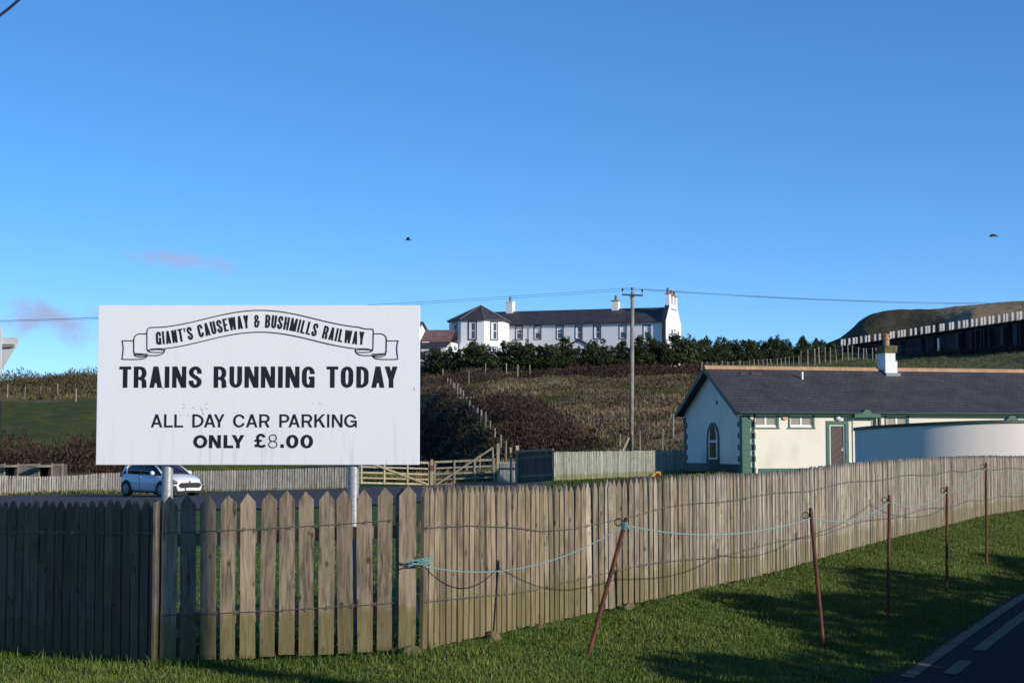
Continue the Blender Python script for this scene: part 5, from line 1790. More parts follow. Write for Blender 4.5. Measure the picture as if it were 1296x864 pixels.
# gable end with a flat-topped parapet, three stacks and a plaque
gx0, gx1 = hl + .02, hl + .55
gp = [(-.35, 0), (dep + .35, 0), (dep + .35, ev + .1), (dep * .74, hr + .25), (dep * .24, hr + .25), (-.35, ev + .1)]
mb = MB(); k_ = len(gp)
mb.v = [(gx0, y, z) for y, z in gp] + [(gx1, y, z) for y, z in gp]
mb.f = [tuple(range(k_)), tuple(range(2 * k_ - 1, k_ - 1, -1))] + [(i, k_ + i, k_ + (i + 1) % k_, (i + 1) % k_) for i in range(k_)]
part("gable_wall", mb, M_hw, hot)
part("gable_return", MB().prism([(gx0 + .02, 0), (gx1 - .02, 0), (gx1 - .02, ev + .12), (gx0 + .02, ev + .12)], -.37, -.351), M_hk, hot)
part("verge_board", MB().bar((gx0 + .25, -.37, ev + .12), (gx0 + .25, dep * .24 - .02, hr + .27), .10, .56, (0, 0, 1)), M_hk, hot)
for y0, y1, z0, z1 in ((dep * .34, dep * .42, ev - 3.3, ev - .8), (dep * .52, dep * .66, ev - 3.3, ev - .7), (dep * .78, dep * .86, ev - 3.3, ev - .8)):
    w = part("window", MB().box(gx1, gx1 + .02, y0, y1, z0, z1), M_hk, hot)
    part("pane", MB().box(gx1 + .021, gx1 + .03, y0 + .12, y1 - .12, z0 + .12, z1 - .12), M_hp if y1 - y0 < 1 else M_hw, w)
part("plaque", MB().box(gx1, gx1 + .04, dep * .34, dep * .68, ev + .75, ev + 1.75), M_hw, hot)
part("plaque_mould", MB().box(gx1, gx1 + .10, dep * .32, dep * .70, ev + 1.76, ev + 1.90), mat("mould_grey", (0.3, 0.3, 0.34)), hot)  # moulding over the plaque in a bluish grey
for y0, y1, hgt in ((1.7, 2.7, 1.2), (3.7, 4.6, 1.1), (5.4, 6.4, 1.1)):
    ch = part("chimney", MB().box(gx0 + .03, gx1 + .02, y0, y1, hr + .0, hr + .25 + hgt), M_hw, hot)
    part("chimney_cap", MB().box(gx0 - .03, gx1 + .08, y0 - .06, y1 + .06, hr + .25 + hgt, hr + .37 + hgt), M_pot, ch)
    part("chimney_pot", MB().lathe([(.20, 0), (.19, .65), (.14, .7)], ((gx0 + gx1) / 2, (y0 + y1) / 2, hr + .36 + hgt), 8), M_pot, ch)
for px, w_, top in ((779.5, .42, 381.5), (646, .44, 383)):
    x, zt1 = HF.xz(px, top, dep / 2)
    ch = part("chimney", MB().box(x - w_, x + w_, dep / 2 - .6, dep / 2 + .6, hr - .7, zt1), M_hw, hot)
    part("chimney_cap", MB().box(x - w_ - .07, x + w_ + .07, dep / 2 - .66, dep / 2 + .66, zt1, zt1 + .12), M_pot if px > 700 else M_hw, ch)
    part("chimney_pot", MB().lathe([(.22, 0), (.2, .55), (.24, .6), (.15, .65)], (x + .02, dep / 2, zt1 + .11), 8), M_pot, ch)
# porch
x, zt1 = HF.xz(732, 430, -1.6); xw0, zb1 = HF.xz(713, 440, -1.6); xw1, _ = HF.xz(749, 440, -1.6)
part("porch", MB().prism([(xw0 + .3, 0), (xw1 - .3, 0), (xw1 - .3, zb1), (x, zt1 - .15), (xw0 + .3, zb1)], -1.6, -.002), M_hw, hot)
for a, b in ((xw0, x), (xw1, x)):
    part("porch_roof", MB().bar((a, -.85, zb1 - .05), (b, -.85, zt1), .22, 1.75), M_hk, hot)
# octagonal tower
tc_ = at(606.5, 440, 199.5)
rel = tc_ - HC
tx, ty = rel.x * math.cos(ha) + rel.y * math.sin(ha), -rel.x * math.sin(ha) + rel.y * math.cos(ha)
Rt = 3.85
evt = at(606, 404.5, 196.5).z - hz0
ap = at(609.5, 386.5, 199.5).z - hz0
va = [R(d_) - ha for d_ in (190, 235, 280, 325, 370, 415, 460, 505)]
V8 = [(tx + Rt * math.cos(a), ty + Rt * math.sin(a)) for a in va]
mb = MB()
for i in range(8):
    a, b = V8[i], V8[(i + 1) % 8]
    mb.poly([(a[0], a[1], 0), (b[0], b[1], 0), (b[0], b[1], evt), (a[0], a[1], evt)])
tw = part("tower", mb, M_hw, hot)
E8 = [(tx + (Rt + .28) * math.cos(a), ty + (Rt + .28) * math.sin(a)) for a in va]
mb = MB()
for i in range(8):
    a, b = E8[i], E8[(i + 1) % 8]
    mb.poly([(a[0], a[1], evt), (b[0], b[1], evt), (tx + .2, ty, ap)])
    mb.poly([(a[0], a[1], evt - .14), (b[0], b[1], evt - .14), (b[0], b[1], evt), (a[0], a[1], evt)])
part("tower_roof", mb, M_hs, tw)
mb = MB()
for i in range(8):
    mb.tube([(E8[i][0], E8[i][1], evt + .02), (tx + .2, ty, ap + .03)], .05, 4)
part("roof_hip", mb, mat("hip_grey", (0.16, 0.155, 0.16)), tw)
for i in range(3):
    a, b = Vector(V8[i]), Vector(V8[i + 1])
    mid = (a + b) / 2; d_ = (b - a).normalized()
    for z0, z1 in ((evt - 2.45, evt - .35), (evt - 5.4, evt - 3.5)):
        w = part("window", frame_mb(-.42, .42, z0, z1, .075, -.04, 0), M_upvc, hot, loc=(mid.x, mid.y, 0), rot=(0, 0, math.atan2(d_.y, d_.x)))
        part("pane", MB().box(-.36, .36, -.02, -.012, z0 + .06, z1 - .06), M_hp, w)
        part("surround", frame_mb(-.57, .57, z0 - .14, z1 + .14, .15, -.05, -.002), M_hk, w)
        part("meeting_rail", MB().box(-.345, .345, -.036, -.005, (z0 + z1) / 2 - .04, (z0 + z1) / 2 + .04), M_upvc, w)
        part("blind", MB().box(-.34, -.12, -.03, -.024, z0 + .1, z1 - .1), M_hw, w)

# houses to the left of it
M_brown = tiles_mat("brown_roof", (0.20, 0.112, 0.095), (0.24, 0.135, 0.115), (0.13, 0.08, 0.07), .4, .25)
c = at(534, 440, 198.5)
t = thing("cottage", "small white cottage gable with steep dark roof, left of the hotel", "building", (c.x, c.y, c.z - 2.5), R(38))
ztp = at(539, 407.5, 198.5).z - t.location.z; zev = at(530, 430, 198.5).z - t.location.z - .4
gw = 1.75
part("wall", MB().prism([(-gw, 0), (gw, 0), (gw, zev), (0, ztp - .2), (-gw, zev)], 0, 6), M_hw, t)
for s in (-1, 1):
    part("roof", MB().bar((s * (gw + .3), 2.9, zev - .35), (0, 2.9, ztp), .16, 6.3, (0, 0, 1)), M_hs, t)
part("window", MB().box(-.35, .35, -.03, 0, zev - 2.6, zev - 1.2), M_hk, t)
c = at(545, 440, 193.5); c2 = at(570.5, 440, 193.0)
hb = math.atan2(c2.y - c.y, c2.x - c.x)
t = thing("outbuilding", "low outbuilding with brown roof joining the white cottage and hotel tower", "building", (c.x, c.y, c.z - 2.5), hb)
L_ = (c2 - c).length
zr = at(556, 417.5, 196.1).z - t.location.z; ze = at(556, 432.5, 193.5).z - t.location.z
part("wall", MB().box(-1.6, L_, 0.2, 5, 0, ze - .05), M_hw, t)
mb = MB(); mb.poly([(-1.4, 0, ze), (L_, 0, ze), (L_, 2.6, zr), (-1.3, 2.6, zr)]); mb.poly([(-1.4, 5.2, ze), (L_, 5.2, ze), (L_, 2.6, zr), (-1.3, 2.6, zr)])
part("roof", mb, M_brown, t)
zl = at(556, 438.5, 191.3).z - t.location.z
mb = MB(); mb.poly([(-3.2, -2.2, zl), (L_, -2.2, zl), (L_, .19, ze - .06), (-3.2, .19, ze - .06)]); mb.poly([(-3.2, -2.2, zl - .15), (L_, -2.2, zl - .15), (L_, -2.2, zl), (-3.2, -2.2, zl)])
part("lean_to_roof", mb, M_hs, t)
part("lean_to_wall", MB().box(-3.1, L_ - .1, -2.0, .1, 0, zl - .16), M_hw, t)
part("window", MB().box(-.9, -.2, -2.05, -2.0, zl - 1.5, zl - .6), M_hk, t)
part("window", MB().box(.9, 1.4, -2.05, -2.0, zl - 1.5, zl - .6), M_hk, t)

# ------------------------------------------------------------------ visitor centre of dark stone columns, rising to the right
VA, VB = at(1064, 455, 262), at(1310, 446, 196)
va_ = math.atan2(VB.y - VA.y, VB.x - VA.x); vl = (VB - VA).length
vz0 = min(gz(VA.x, VA.y), gz(VB.x, VB.y)) - 1.0
VC = Vector((VA.x, VA.y, vz0))
VF = Facade(VC, va_)
M_bas = mat("basalt", (0.040, 0.037, 0.040), (0.024, 0.022, 0.026), rough=.85, scale=.8, stretch=(3, 3, .4), bump=.2)
M_pale_c = mat("pale_grey", (0.50, 0.47, 0.45), (0.40, 0.37, 0.36), rough=.8, scale=2, rnd=.12)
M_vg = glass_mat("visitor_glass", (0.10, 0.14, 0.17), .06)
vc = thing("visitor_centre", "low dark stone visitor centre rising to the right behind a row of pale columns", "building", VC, va_)
x0, zA = VF.xz(1066, 437.5); x1, zB = VF.xz(1300, 403.5)
x2 = x1 + 14; zC = zB + (zB - zA) / (x1 - x0) * 14
zT = lambda x: zA + (zB - zA) * (x - x0) / (x1 - x0)
part("wall", MB().prism([(x0 - .5, 0), (x2, 0), (x2, zC), (x0 - .5, zA)], 1.0, 14), M_bas, vc)
part("roof_edge", MB().bar((x0 - .6, .6, zA - .05), (x2, .6, zC - .05), .16, 1.6, (0, 0, 1)), M_bas, vc)
colpx = (1066.5, 1070, 1076, 1081.5, 1085, 1091, 1097, 1101, 1108.5, 1114.5, 1128.5, 1132, 1138.5, 1142.5, 1146, 1154, 1160, 1167.5, 1173.5, 1177, 1183, 1191.5, 1195, 1203.5, 1207, 1215, 1221, 1225, 1231.5, 1237, 1243.5, 1247.5, 1253.5, 1258, 1265.5, 1272, 1275.5, 1282.5, 1289, 1293)
for px in colpx:
    x, zt1 = VF.xz(px, np.interp(px, (1066, 1293), (429.5, 394.0)))
    h_ = zt1 - zT(x)
    wdt = .15
    part("column", MB().box(x - wdt, x + wdt, -.35, .28, 0, zt1 - h_ * 1.55), M_bas, vc) if random.random() < .55 else None
    part("column_head", MB().box(x - wdt * .92, x + wdt * .92, -.33, -.02, zt1 - h_ * 1.12, zt1), M_pale_c, vc)  # heads in a paler tone than the basalt columns below
for a, b in ((1157.5, 1163.5), (1175, 1181.5)):
    xa, z_ = VF.xz(a, 452); xb, _ = VF.xz(b, 452)
    part("glazing", MB().box(xa, xb, .9, .985, z_ - .5, zT(xa) - .8), M_vg, vc)
xa, _ = VF.xz(1245, 446); xb, _ = VF.xz(1247.5, 446)
part("doorway_strip", MB().box(xa, xb, .8, .97, 1.0, 3.2), M_pale_c, vc)  # narrow pale upright strip at the doorway
for a, b in ((1206, 1213), (1228, 1236), (1262, 1272), (1278, 1287)):
    xa, _ = VF.xz(a, 440); xb, _ = VF.xz(b, 440)
    part("stone_pier", MB().box(xa, xb, .45, .999, 0, zT(xa) - .35), mat("pier_stone", (0.075, 0.066, 0.066), (0.05, 0.045, 0.046), rough=.85, scale=1) if a == 1206 else bpy.data.materials["pier_stone"], vc)

# the headland behind it
t_x = np.linspace(1040, 1700, 110); t_d = np.linspace(0, 1, 46)
prof_x = (1040, 1056, 1066, 1080, 1090, 1103, 1120, 1140, 1155, 1170, 1183, 1200, 1215, 1230, 1250, 1275, 1296, 1340, 1450, 1700)
prof_y = (440, 433, 428.5, 418, 410, 404.5, 400.5, 398.5, 398, 397, 395.5, 392.5, 390.5, 389.5, 388, 386.8, 385.5, 381, 374, 366)
Xh = np.zeros((46, 110)); Yh = Xh.copy(); Zh = Xh.copy()
for j, px in enumerate(t_x):
    py = np.interp(px, prof_x, prof_y)
    top = at(px, py, 560)
    for i, f in enumerate(t_d):
        d = 330 + f * 330
        zt = top.z * (d / 560.0) ** 0.0
        u_ = (px - 648) / F * d
        kz = sstep(330, 560, d) if d <= 560 else 1 - .25 * sstep(560, 660, d)
        steep = np.interp(px, (1040, 1150, 1230), (1.0, 1.0, 0.0))
        kz = kz * (1 - steep) + steep * (sstep(455, 545, d) if d <= 560 else 1 - .3 * sstep(560, 660, d))
        if i == 45: kz = -.2
        Xh[i, j] = u_; Yh[i, j] = d
        Zh[i, j] = 8 + (zt - 8) * kz + 2.2 * (fbm(u_ / 14, d / 16, 8) - .5) * (1 if i < 44 else 0) * min(1, kz * 3)
uu = 648 + F * Xh / Yh
cl = np.array([0.046, 0.038, 0.022]); fl_ = np.array([0.26, 0.185, 0.10]); gr_ = np.array([0.075, 0.068, 0.032])
kf = (sstep(1175, 1215, uu + 20 * (fbm(Xh / 20, Yh / 30, 4) - .5)) * sstep(470, 490, Yh))[..., None]
kn = fbm(Xh / 9, Yh / 12, 2)[..., None]
hcol = (cl * (1 - kn) * 1.3 + gr_ * kn * .8) * (1 - kf) + fl_ * (0.85 + .3 * kn) * kf
tag(link("headland_hill", grid_mesh("headland_hill", Xh, Yh, Zh, hcol.reshape(-1, 3)), col_mat("headland_growth", var=.35, scale=.35, bump=.8, dist=.8)), kind="structure")

# ------------------------------------------------------------------ trees in front of the hotel
M_pine = leaf_mat("pine_needles", (0.014, 0.026, 0.009), (0.060, 0.078, 0.024), .35)
M_bark = mat("bark", (0.06, 0.045, 0.032), rough=.95)


def blobs(kind, r):
    """ellipsoids (x, y, z, rx, rz) of a crown about 1 high"""
    out = []
    if kind == 0:                               # rounded bushy pine
        for i in range(9):
            a = r.uniform(0, 6.28); z = r.uniform(.22, .85); k = .30 * (1.1 - z * .75)
            out.append((math.cos(a) * k, math.sin(a) * k, z, r.uniform(.13, .22), r.uniform(.10, .16)))
        out.append((0, 0, .45, .26, .35))
    elif kind == 1:                             # pointed, tiered
        for i in range(12):
            z = .18 + .74 * i / 11; k = .26 * (1.02 - z); a = i * 2.4
            out.append((math.cos(a) * k, math.sin(a) * k, z, .24 * (1.12 - z) + .03, .075))
        out.append((0, 0, .95, .04, .09))
    else:                                       # low spreading scrub
        for i in range(8):
            a = r.uniform(0, 6.28); k = r.uniform(.1, .42)
            out.append((math.cos(a) * k, math.sin(a) * k, r.uniform(.25, .7), r.uniform(.16, .26), r.uniform(.14, .22)))
        out.append((0, 0, .3, .42, .3))
    return out


def crown_points(bl, n):
    w = np.array([b[3] ** 2 * b[4] for b in bl]) ** .7; w /= w.sum()
    k = rng.choice(len(bl), n, p=w)
    v = rng.normal(size=(n, 3)); v /= np.linalg.norm(v, axis=1)[:, None]
    v *= (0.55 + .5 * rng.random(n))[:, None]
    B_ = np.array(bl)[k]
    return np.stack([B_[:, 0] + v[:, 0] * B_[:, 3], B_[:, 1] + v[:, 1] * B_[:, 3], B_[:, 2] + v[:, 2] * B_[:, 4]], 1)


protos = []
r = random.Random(4)
for i in range(14):
    kind = (0, 1, 0, 2, 1, 0, 2, 0, 0, 1, 0, 2, 0, 1)[i]
    bl = blobs(kind, r)
    P = crown_points(bl, r.randrange(1000, 1700)) * np.array([4.0 * r.uniform(.85, 1.2), 4.0 * r.uniform(.85, 1.2), 4.0])
    P = np.concatenate([P, crown_points([(r.uniform(-.18, .18), r.uniform(-.18, .18), r.uniform(.8, .98), r.uniform(.04, .08), r.uniform(.08, .14)) for _ in range(3)], 130) * 4.0])
    P[:, 2] = np.maximum(P[:, 2], .15)
    cm = np_mesh("crown", leaf_cloud(P, .17, .38, .8), 4); cm.materials.append(M_pine)
    tb_ = MB().tube([(0, 0, -.5), (.03, .02, 1.2), (0.0, 0, 3.0)], [.11, .08, .03], 6)
    for j in range(4):
        a = j * 1.7 + i; z = .7 + j * .5
        tb_.tube([(0, 0, z), (math.cos(a) * .7, math.sin(a) * .7, z + .5)], [.04, .015], 4)
    tm_ = tb_.mesh("trunk"); tm_.materials.append(M_bark)
    protos.append((cm, tm_, kind))
KIND_L = {0: "bushy rounded dark pine", 1: "pointed dark pine", 2: "low spreading dark shrub"}
CATS = {0: "tree", 1: "tree", 2: "shrub"}
# where the crowns stand: (px, top y, depth, prototype kind wanted)
tops = [(538, 444, 186, 2), (549, 441, 184, 0), (557, 444, 188, 2), (566, 446, 183, 0), (574, 439, 187, 0), (583, 444, 184, 2), (592, 437, 183, 0), (600, 433.5, 186, 0), (607, 438, 182, 0), (614, 436, 186, 0),
        (622, 442, 183, 2), (630, 444, 187, 0), (637, 433, 184, 1), (645, 437, 187, 0), (652, 431, 183, 1), (659, 438, 186, 0), (666, 434, 183, 0), (674, 440, 187, 0), (682, 437, 183, 0), (690, 440, 186, 2),
        (697, 436, 182, 0), (704, 441, 186, 0), (712, 428.5, 184, 1), (719, 437, 187, 0), (727, 442, 182, 2), (735, 441, 186, 0), (743, 443, 183, 0), (751, 434, 186, 0), (756, 430, 182, 0), (764, 437, 187, 0),
        (771, 441, 183, 2), (779, 438, 186, 0), (787, 432.5, 182, 1), (794, 440, 187, 0), (803, 436, 183, 0), (808, 427, 186, 1), (815, 434, 182, 0), (823, 426, 186, 1), (830, 438, 183, 0), (838, 432, 186, 0),
        (844, 434, 182, 0), (852, 437, 187, 0), (858, 424.5, 183, 1), (864, 429, 187, 0), (872, 427, 183, 0), (880, 433, 187, 0), (887, 429, 184, 0), (895, 431, 189, 0), (903, 433, 184, 0), (911, 428, 190, 0),
        (918, 430, 186, 0), (926, 432, 190, 0), (934, 433, 186, 0), (941, 430, 191, 0), (949, 433, 187, 0), (956, 431, 192, 0), (963, 434, 188, 2), (971, 432, 192, 0), (979, 429, 188, 0), (987, 428, 193, 0),
        (993, 433, 189, 0), (1001, 436, 194, 2), (1008, 431, 190, 0), (1016, 427.5, 195, 1), (1022, 433, 191, 0), (1030, 431, 196, 0), (1037, 432, 192, 0), (1044, 433, 197, 0), (1051, 434, 193, 0), (1057, 436, 198, 2)]
ORD = ["first", "second", "third", "fourth", "fifth", "sixth", "seventh", "eighth", "ninth", "tenth", "eleventh", "twelfth", "thirteenth", "fourteenth", "fifteenth", "sixteenth", "seventeenth", "eighteenth", "nineteenth", "twentieth", "twenty-first", "twenty-second", "twenty-third", "twenty-fourth", "twenty-fifth", "twenty-sixth", "twenty-seventh", "twenty-eighth", "twenty-ninth", "thirtieth"]
ZONES = ((575, "before the low houses beside the hotel"), (645, "under the octagonal hotel tower"), (712, "below the hotel between tower and porch"), (795, "below the hotel between porch and pole"),
         (868, "between electricity pole and hotel gable"), (1070, "in the belt right of the hotel"))
zone_of = lambda px: next(z for lim, z in ZONES if px < lim)
counts = {}
for k_, (px, ty_, d, kind) in enumerate(tops):
    g = drop(px, d)
    top = at(px, ty_, d)
    h = max(1.8, top.z - g.z)
    opts = [p_ for p_ in protos if p_[2] == kind]
    cm, tm_, _ = random.choice(opts)
    s = h / 3.9
    where = zone_of(px)
    key = where; counts[key] = counts.get(key, 0) + 1
    lab = KIND_L[kind] + ", " + ORD[counts[key] - 1] + " from left " + where
    t = thing("pine_tree" if kind < 2 else "shrub", lab, CATS[kind], g, random.uniform(0, 6.28), "trees and shrubs of the belt below the hotel")
    sw = s * random.uniform(1.1, 1.4)
    t.scale = (max(sw, .75) * random.uniform(.85, 1.2), max(sw, .75) * random.uniform(.85, 1.2), s)
    link("crown", cm, None, t); link("trunk", tm_, None, t)

# ------------------------------------------------------------------ thickets: brown and wine-red scrub
def thicket(name, label, mounds, n, c1, c2, size=.20, cat="thicket", up=1.4, aspect=.28, core=True):
    """mounds: (px, depth, half width, half depth, height)"""
    V, W_ = [], []
    cb_ = MB()
    tot = sum(m_[2] * m_[3] + m_[4] * m_[2] for m_ in mounds)
    g0 = drop(mounds[0][0], mounds[0][1])
    for px, d, hw, hd, h in mounds:
        c = drop(px, d)
        k = int(n * (hw * hd + h * hw) / tot)
        v = rng.normal(size=(k, 3)); v /= np.linalg.norm(v, axis=1)[:, None]; v[:, 2] = np.abs(v[:, 2])
        v *= (0.62 + .46 * rng.random(k) ** .7)[:, None] * (.72 + .56 * fbm(np.arctan2(v[:, 1], v[:, 0]) * 1.6 + px, v[:, 2] * 2.2 + d, 14))[:, None]
        x = c.x + v[:, 0] * hw; y = c.y + v[:, 1] * hd
        lump = .45 + .9 * fbm(x / 1.3, y / 1.3, 12)
        z = ground(x, y) + v[:, 2] * h * lump
        V.append(np.stack([x, y, z], 1))
    P = np.concatenate(V)
    t = link(name, np_mesh(name, leaf_cloud(P, size, aspect, up) - np.array(g0), 4), leaf_mat(name + "_leaves", c1, c2), None, g0)
    tag(t, label, cat, kind="stuff")
    return t


RED1, RED2 = (0.030, 0.018, 0.013), (0.085, 0.050, 0.036)
BRN1, BRN2 = (0.028, 0.020, 0.013), (0.075, 0.052, 0.030)
thicket("bramble_thicket", "wide wine-red bramble thicket on the slope above the shaded fence panel",
        [(640, 119, 3.0, 6, 2.0), (665, 113, 3.0, 5, 1.8), (685, 106, 2.6, 4, 1.4), (618, 124, 2.4, 5, 1.4), (655, 103, 2.4, 3.5, 1.3), (700, 99, 2.2, 3, 1.0), (728, 97, 1.6, 2, .6), (675, 97, 2, 2.5, .9), (635, 128, 2.5, 4, 1.0)], 26000, RED1, RED2, .13)
thicket("bramble_thicket", "long dark red scrub strip right under the pines beside the electricity pole",
        [(705, 166, 4, 5, .9), (735, 164, 5, 5, 1.1), (770, 163, 5, 5, 1.25), (805, 162, 5, 5, 1.3), (840, 161, 5, 5, 1.35), (870, 160, 3.5, 5, 1.3), (890, 163, 3, 5, 1.0), (685, 169, 4, 4, .7)], 20000, (0.026, 0.015, 0.011), (0.066, 0.036, 0.027), .15)
thicket("bramble_thicket", "dark brown scrub close to the right edge of the sign under the pines",
        [(545, 162, 5, 5, 1.3), (575, 164, 5, 5, 1.4), (600, 168, 4, 5, 1.0), (540, 145, 3.5, 6, 1.3), (560, 140, 3.0, 4, .9), (530, 132, 3, 5, 1.2), (582, 143, 2.6, 4, .8)], 17000, BRN1, RED2, .14)
thicket("bramble_thicket", "red-brown bushes behind the timber booths and far picket fence at the left",
        [(-20, 95, 2.6, 3, 1.6), (10, 97, 2.8, 3.5, 2.0), (38, 95, 2.2, 3, 1.3), (62, 97, 2.4, 3, 1.1), (88, 95, 2.4, 3, 1.3), (112, 97, 2.6, 3, 1.9), (135, 97, 3, 3, 2.4), (165, 96, 3, 3, 2.2), (210, 96, 3, 3, 2.0), (260, 96, 3.4, 3, 1.7), (310, 95, 3, 3, 1.5), (370, 94, 3.4, 3, 1.4), (430, 92, 3, 3, 1.1)], 26000, (0.030, 0.020, 0.012), (0.075, 0.042, 0.026), .12)
thicket("bracken", "dead tan bracken patches across the open slope around the electricity pole",
        [(770, 128, 4.5, 3.5, .55), (845, 118, 4, 3, .5), (715, 142, 4.5, 3.5, .5), (765, 103, 3.2, 3, .5), (865, 142, 4.5, 3.5, .6), (800, 150, 6, 3, .6), (700, 155, 5, 3, .5), (830, 99, 3, 2.5, .45), (742, 118, 3.5, 2.5, .5), (640, 152, 4, 3, .5), (890, 110, 3, 3, .5), (605, 140, 2.5, 3, .5)], 15000, (0.075, 0.050, 0.028), (0.20, 0.140, 0.078), .13, up=.6)
thicket("shade_scrub", "dark bushes filling the shaded hollow behind the field gate",  # added foliage, its near-black colour imitates the shade of the hollow
        [(545, 118, 3.2, 6, 1.6), (570, 110, 2.8, 5, 1.3), (592, 103, 2.4, 4, 1.2), (560, 126, 3, 6, 1.5), (612, 98, 1.8, 3, 1.0)], 7000, (0.022, 0.020, 0.012), (0.05, 0.042, 0.022))
thicket("hilltop_scrub", "mixed low scrub along the crest of the left hill beside the sign",
        [(-10, 214, 7, 6, 2.0), (18, 205, 5, 5, 2.2), (45, 210, 6, 6, 1.6), (70, 214, 6, 6, 1.5), (100, 212, 6, 6, 2.0), (115, 200, 4.5, 5, 2.4), (128, 195, 5, 5, 2.4), (5, 192, 5, 4, 1.5), (60, 190, 6, 3, .9), (95, 188, 4, 3, .8)], 12000, (0.040, 0.036, 0.016), (0.12, 0.095, 0.045))
thicket("low_hedge", "low dark bushes at the foot of the visitor centre's columns",
        [(1185, 214, 2.6, 1.5, 1.3), (1205, 210, 2.4, 1.5, 1.0), (1230, 207, 2.0, 1.5, .9), (1170, 219, 1.6, 1.5, .8), (1262, 201, 2, 1.5, .9), (1288, 197, 2, 1.5, 1.0)], 2600, (0.02, 0.022, 0.012), (0.05, 0.045, 0.02))

# ------------------------------------------------------------------ rough tussocky grass on the slope
def blades(name, x, y, h, col, lean=.5, w=.02, lift=0.0, segs=1):
    n = len(x)
    z = ground(x, y) + lift
    a = rng.uniform(0, 2 * math.pi, n)
    dx, dy = np.cos(a), np.sin(a)
    b = rng.uniform(0, 2 * math.pi, n)
    ln = lean * rng.random(n) * h
    tx, ty = np.cos(b) * ln, np.sin(b) * ln
    base = np.stack([x, y, z], 1)
    wv = np.stack([dx * w, dy * w, np.zeros(n)], 1) * (0.6 + .8 * rng.random(n))[:, None]
    tip = base + np.stack([tx, ty, np.sqrt(np.maximum(h ** 2 - ln ** 2, .0001))], 1)
    if segs == 1:
        V = np.stack([base - wv, base + wv, tip], 1).reshape(-1, 3)
        return np_mesh(name, V, 3, np.repeat(col, 3, 0))
    mid = base + (tip - base) * .55 - np.stack([tx, ty, np.zeros(n)], 1) * .18
    V = np.stack([base - wv, base + wv, mid + wv * .75, mid - wv * .75, mid - wv * .75, mid + wv * .75, tip + wv * .05, tip - wv * .05], 1).reshape(-1, 3)
    return np_mesh(name, V, 4, np.repeat(col, 8, 0))


def tuft_field(name, px0, px1, d0, d1, n, h0, h1, cols, lab, tuft=7, spread=.16, noise=5, w=.035, thresh=.0, mask=None):
    d = np.sqrt(rng.uniform(d0 ** 2, d1 ** 2, n)); u = rng.uniform(px0, px1, n)
    x = (u - 648) / F * d; y = d
    den = fbm(x / noise, y / (noise * 1.2), 21)
    k = den > thresh
    if mask is not None: k &= mask(u, d, x, y)
    x, y, den = x[k], y[k], den[k]
    m_ = len(x)
    X_ = np.repeat(x, tuft) + rng.normal(0, spread, m_ * tuft); Y_ = np.repeat(y, tuft) + rng.normal(0, spread, m_ * tuft)
    sc = np.repeat(.5 + den, tuft)
    h = (h0 + (h1 - h0) * rng.random(m_ * tuft)) * sc
    kk = np.repeat(np.clip((fbm(x / 4, y / 5, 31) - .34) / .3 + rng.normal(0, .18, m_), 0, 1), tuft)[:, None]
    c = np.array(cols[0]) * (1 - kk) + np.array(cols[1]) * kk
    c = c * (.7 + .6 * rng.random((m_ * tuft, 1)))
    o = link(name, blades(name, X_, Y_, h, c, .97, w), M_tuft)
    tag(o, lab, "grass", kind="stuff")


M_tuft = col_mat("dry_grass", var=.1, scale=.6, bump=0, spec=.1)
tuft_field("rough_grass", 540, 905, 86, 186, 15000, .14, .42, ((0.225, 0.168, 0.098), (0.078, 0.078, 0.032)), "dry tan tussock grass covering the slope below the hotel",
           mask=lambda u, d, x, y: ~((lip(x, y)[1] > .5) & (lip(x, y)[1] < 20) & (lip(x, y)[0] < _bl + 3)))
tuft_field("rough_grass", -60, 135, 184, 236, 2200, .25, .7, ((0.22, 0.165, 0.08), (0.075, 0.08, 0.03)), "rough brown grass on the crest of the left hill")
tuft_field("rough_grass", 890, 1330, 120, 226, 5200, .10, .30, ((0.13, 0.115, 0.05), (0.085, 0.095, 0.034)), "short green-brown grass in front of the visitor centre")
tuft_field("rough_grass", 450, 650, 81.5, 92, 1500, .18, .5, ((0.26, 0.20, 0.10), (0.08, 0.10, 0.03)), "rough grass seen through the bars of the field gate")
tuft_field("rough_grass", -30, 450, 78, 82, 700, .08, .22, ((0.16, 0.15, 0.05), (0.08, 0.10, 0.03)), "strip of grass along the foot of the far picket fence")
tuft_field("rough_grass", 690, 930, 55, 82, 2600, .05, .13, ((0.09, 0.10, 0.03), (0.055, 0.085, 0.02)), "grass strip between the long fence and the station")

# ------------------------------------------------------------------ mown verge: single blades
run_xy = np.array([[p.x, p.y] for p in run]); edge_xy = np.array(edge)


def band_points(n, y0, y1):
    """points between the road edge and a little behind the fences"""
    y = np.sqrt(rng.uniform(y0 ** 2, y1 ** 2, n)) if y0 > 0 else rng.uniform(y0, y1, n)
    y = y0 + (y1 - y0) * rng.random(n) ** 1.7
    xr = np.interp(y, edge_xy[:, 1], edge_xy[:, 0]) + .09
    xl = np.interp(y, run_xy[:, 1], run_xy[:, 0]) - .30
    xl = np.where(y < 12.4, np.minimum(xl, -.34 * y - .5), xl)
    x = xl + (xr - xl) * rng.random(n)
    return x, y


x, y = band_points(430000, 9.2, 36)
keep = x > -.345 * y - .3
